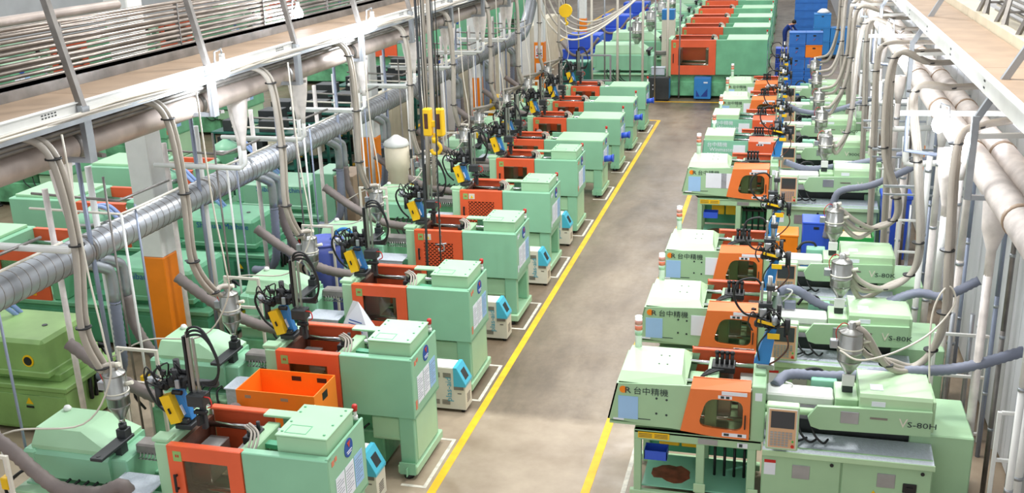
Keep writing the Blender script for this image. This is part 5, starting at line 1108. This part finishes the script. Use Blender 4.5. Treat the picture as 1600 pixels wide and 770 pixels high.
t = thing('yellow_unit', 'yellow and orange hydraulic unit beside the beige cabinets', 'machine', (-9.1, 30.4, 0)); obj('tank', MB().cbox(0, .6, 0, .7, 0, .9, .02), 'amber', t); obj('motor', MB().cbox(.05, .55, .1, .6, .9, 1.5, .05).tube([(.1, .0, 1.2), (.1, .1, 1.2)], .12, 12), 'yellow', t)
t = thing('pallet_lifter', 'violet blue moulding machine beyond the no smoking column', 'machine', (-9.2, 43, 0)); obj('body', MB().cbox(0, 1.75, 0, 1.4, 0, 1.3, .03), 'blueb', t); obj('top_cover', MB().cbox(.2, 1.6, .1, 1.2, 1.3, 1.9, .04), 'blueb', t); obj('hose_loop', MB().tube([(0, -.1, 1.6), (.5, -.2, 1.1), (1.1, -.2, 1.2), (1.6, -.1, 1.8)], .06, 8, cat=6), 'hosed', t)
for i, (x, y) in enumerate([(-9.1, 51), (-9.1, 58)]):
    o = copy_tree(t); o.location = (x, y, 0); o['label'] = 'violet blue moulding machine at the far end beyond the columns, ' + ['nearer', 'further'][i]
t = thing('teal_unit', 'teal steel control unit beside the no smoking column', 'cabinet', (-7.8, 36.4, 0)); obj('cabinet', MB().cbox(0, 1.0, 0, .6, 0, 1.7, .02), 'dkteal', t); obj('top_plate', MB().cbox(0.02, .98, .02, .58, 1.7, 1.74, .01), 'teal', t)

# hoses and pipes at the far end, hanging in swags
for i in range(5):
    y = 33 + i * .8; tag(obj('swag_hose', MB().tube([(-8.2, y, 5.2), (-7.6, y, 3.6), (-6.8, y + .3, 2.9 + .06 * i), (-5.8, y + 1.5, 3.3 + .05 * i), (-4.6, y + 4, 4.4)], .03, 8, cat=7), 'hose' if i % 2 else 'cream_pole'), 'pale hose hanging in a swag at the far end, %s from the camera' % ORD[i], 'hose', 'far swag hoses')
for i in range(9):
    x = -7.2 + .42 * i; tag(obj('far_pole', MB().tube([(x, 36.5 + .3 * i, 0), (x, 36.5 + .3 * i, 6.0)], .045 if i % 2 else .03, 8), 'cream_pole' if i % 2 else 'galv'), 'slim vertical pipe before the big machines, %s from the left' % ORD[i], 'pipe', 'slim pipes at the aisle end')
t = thing('guard_frame', 'grey square pipe frame before the first big machine at the far left', 'frame', (-6.9, 35.6, 0), 0)
for x in (0, 1.0): obj('post', MB().cbox(x - .03, x + .03, -.03, .03, 0, 2.1, .004), 'galv', t)
for z in (2.08, 1.2): obj('cross_bar', MB().cbox(.03, .97, -.03, .03, z - .03, z + .03, .004), 'galv', t)

# ------------------------------------------------------------ people
def person(label, loc, rz, bend=0.0):
    t = thing('person', label, 'person', loc, rz)
    b = bend
    V = {'pel': (0, 0, .95), 'chest': (b * .35, 0, 1.3 - b * .2), 'neck': (b * .5, 0, 1.47 - b * .3), 'head': (b * .56 + .02, 0, 1.58 - b * .34), 'top': (b * .6 + .02, 0, 1.70 - b * .36)}
    names = list(V); pts = [V[n] for n in names]; edges = [(0, 1), (1, 2), (2, 3), (3, 4)]; rad = [.15, .16, .06, .095, .075]
    for s in (1, -1):
        k = len(pts); pts += [(0, .1 * s, .88), (.03, .11 * s, .48), (0, .11 * s, .08), (.14, .12 * s, .04)]; rad += [.1, .065, .045, .04]; edges += [(0, k), (k, k + 1), (k + 1, k + 2), (k + 2, k + 3)]
        k = len(pts); sh = V['chest']; pts += [(sh[0], .19 * s, sh[2] + .09), (sh[0] + .04 + b * .2, .24 * s, sh[2] - .18), (sh[0] + .22 + b * .2, .2 * s, sh[2] - .28), (sh[0] + .3 + b * .2, .18 * s, sh[2] - .3)]; rad += [.065, .048, .036, .032]; edges += [(1, k), (k, k + 1), (k + 1, k + 2), (k + 2, k + 3)]
        for j in range(4): q = len(pts); bx, by, bz = pts[k + 3]; pts += [(bx + .05, by + (j - 1.5) * .018, bz), (bx + .085, by + (j - 1.5) * .02, bz - .015)]; rad += [.009, .008]; edges += [(k + 3, q), (q, q + 1)]
        q = len(pts); pts.append((bx + .03, by - .05 * s, bz)); rad.append(.01); edges.append((k + 3, q))
    me = bpy.data.meshes.new('body'); me.from_pydata(pts, edges, []); o = bpy.data.objects.new('tmp', me); C.objects.link(o)
    m = o.modifiers.new('s', 'SKIN'); 
    for i, r_ in enumerate(rad): me.skin_vertices[0].data[i].radius = (r_, r_)
    me.skin_vertices[0].data[0].use_root = True
    ss = o.modifiers.new('u', 'SUBSURF'); ss.levels = 1; bpy.context.view_layer.update()
    nm = bpy.data.meshes.new_from_object(o.evaluated_get(bpy.context.evaluated_depsgraph_get())); bpy.data.objects.remove(o)
    nm.name = 'body'; nm.materials.clear()
    for x in ('skin', 'navy', 'black'): nm.materials.append(M[x])
    hz = V['neck'][2]; hx = V['chest'][0] + .18
    for p in nm.polygons:
        c = p.center; p.use_smooth = True
        p.material_index = 2 if c.z < .1 else (0 if c.z > hz + .01 or (abs(c.y) > .15 and c.x > hx + b * .2 and c.z > .9 - b * .4) else 1)
    bo = bpy.data.objects.new('body', nm); C.objects.link(bo); bo.parent = t
    h = V['head']; obj('hair', MB().lathe([(.09, 0), (.108, .05), (.09, .12), (.04, .16), (.01, .17)], h[0] - .015, 0, h[2] + .0, 14), 'hair', t)
    mb = MB()
    for s in (1, -1): mb.lathe([(.004, -.008), (.012, 0), (.004, .008)], h[0] + .088, .035 * s, h[2] + .005, 6)
    obj('eye', mb, 'black', t, kind='stuff'); obj('nose', MB().add([(h[0] + .085, -.014, h[2] - .03), (h[0] + .085, .014, h[2] - .03), (h[0] + .115, 0, h[2] - .025), (h[0] + .088, 0, h[2] + .015)], [(0, 1, 2), (0, 2, 3), (1, 3, 2), (0, 3, 1)]), 'skin', t); obj('mouth', MB().box(h[0] + .08, h[0] + .092, -.02, .02, h[2] - .055, h[2] - .049), 'red', t)
    return t
person('person in a navy blue work shirt walking in the far left aisle', (-13.25, 38.5, 0), R(170))
person('person in blue overalls bending over a crate at the far right', (-.1, 53.0, 0), R(-20), .8)
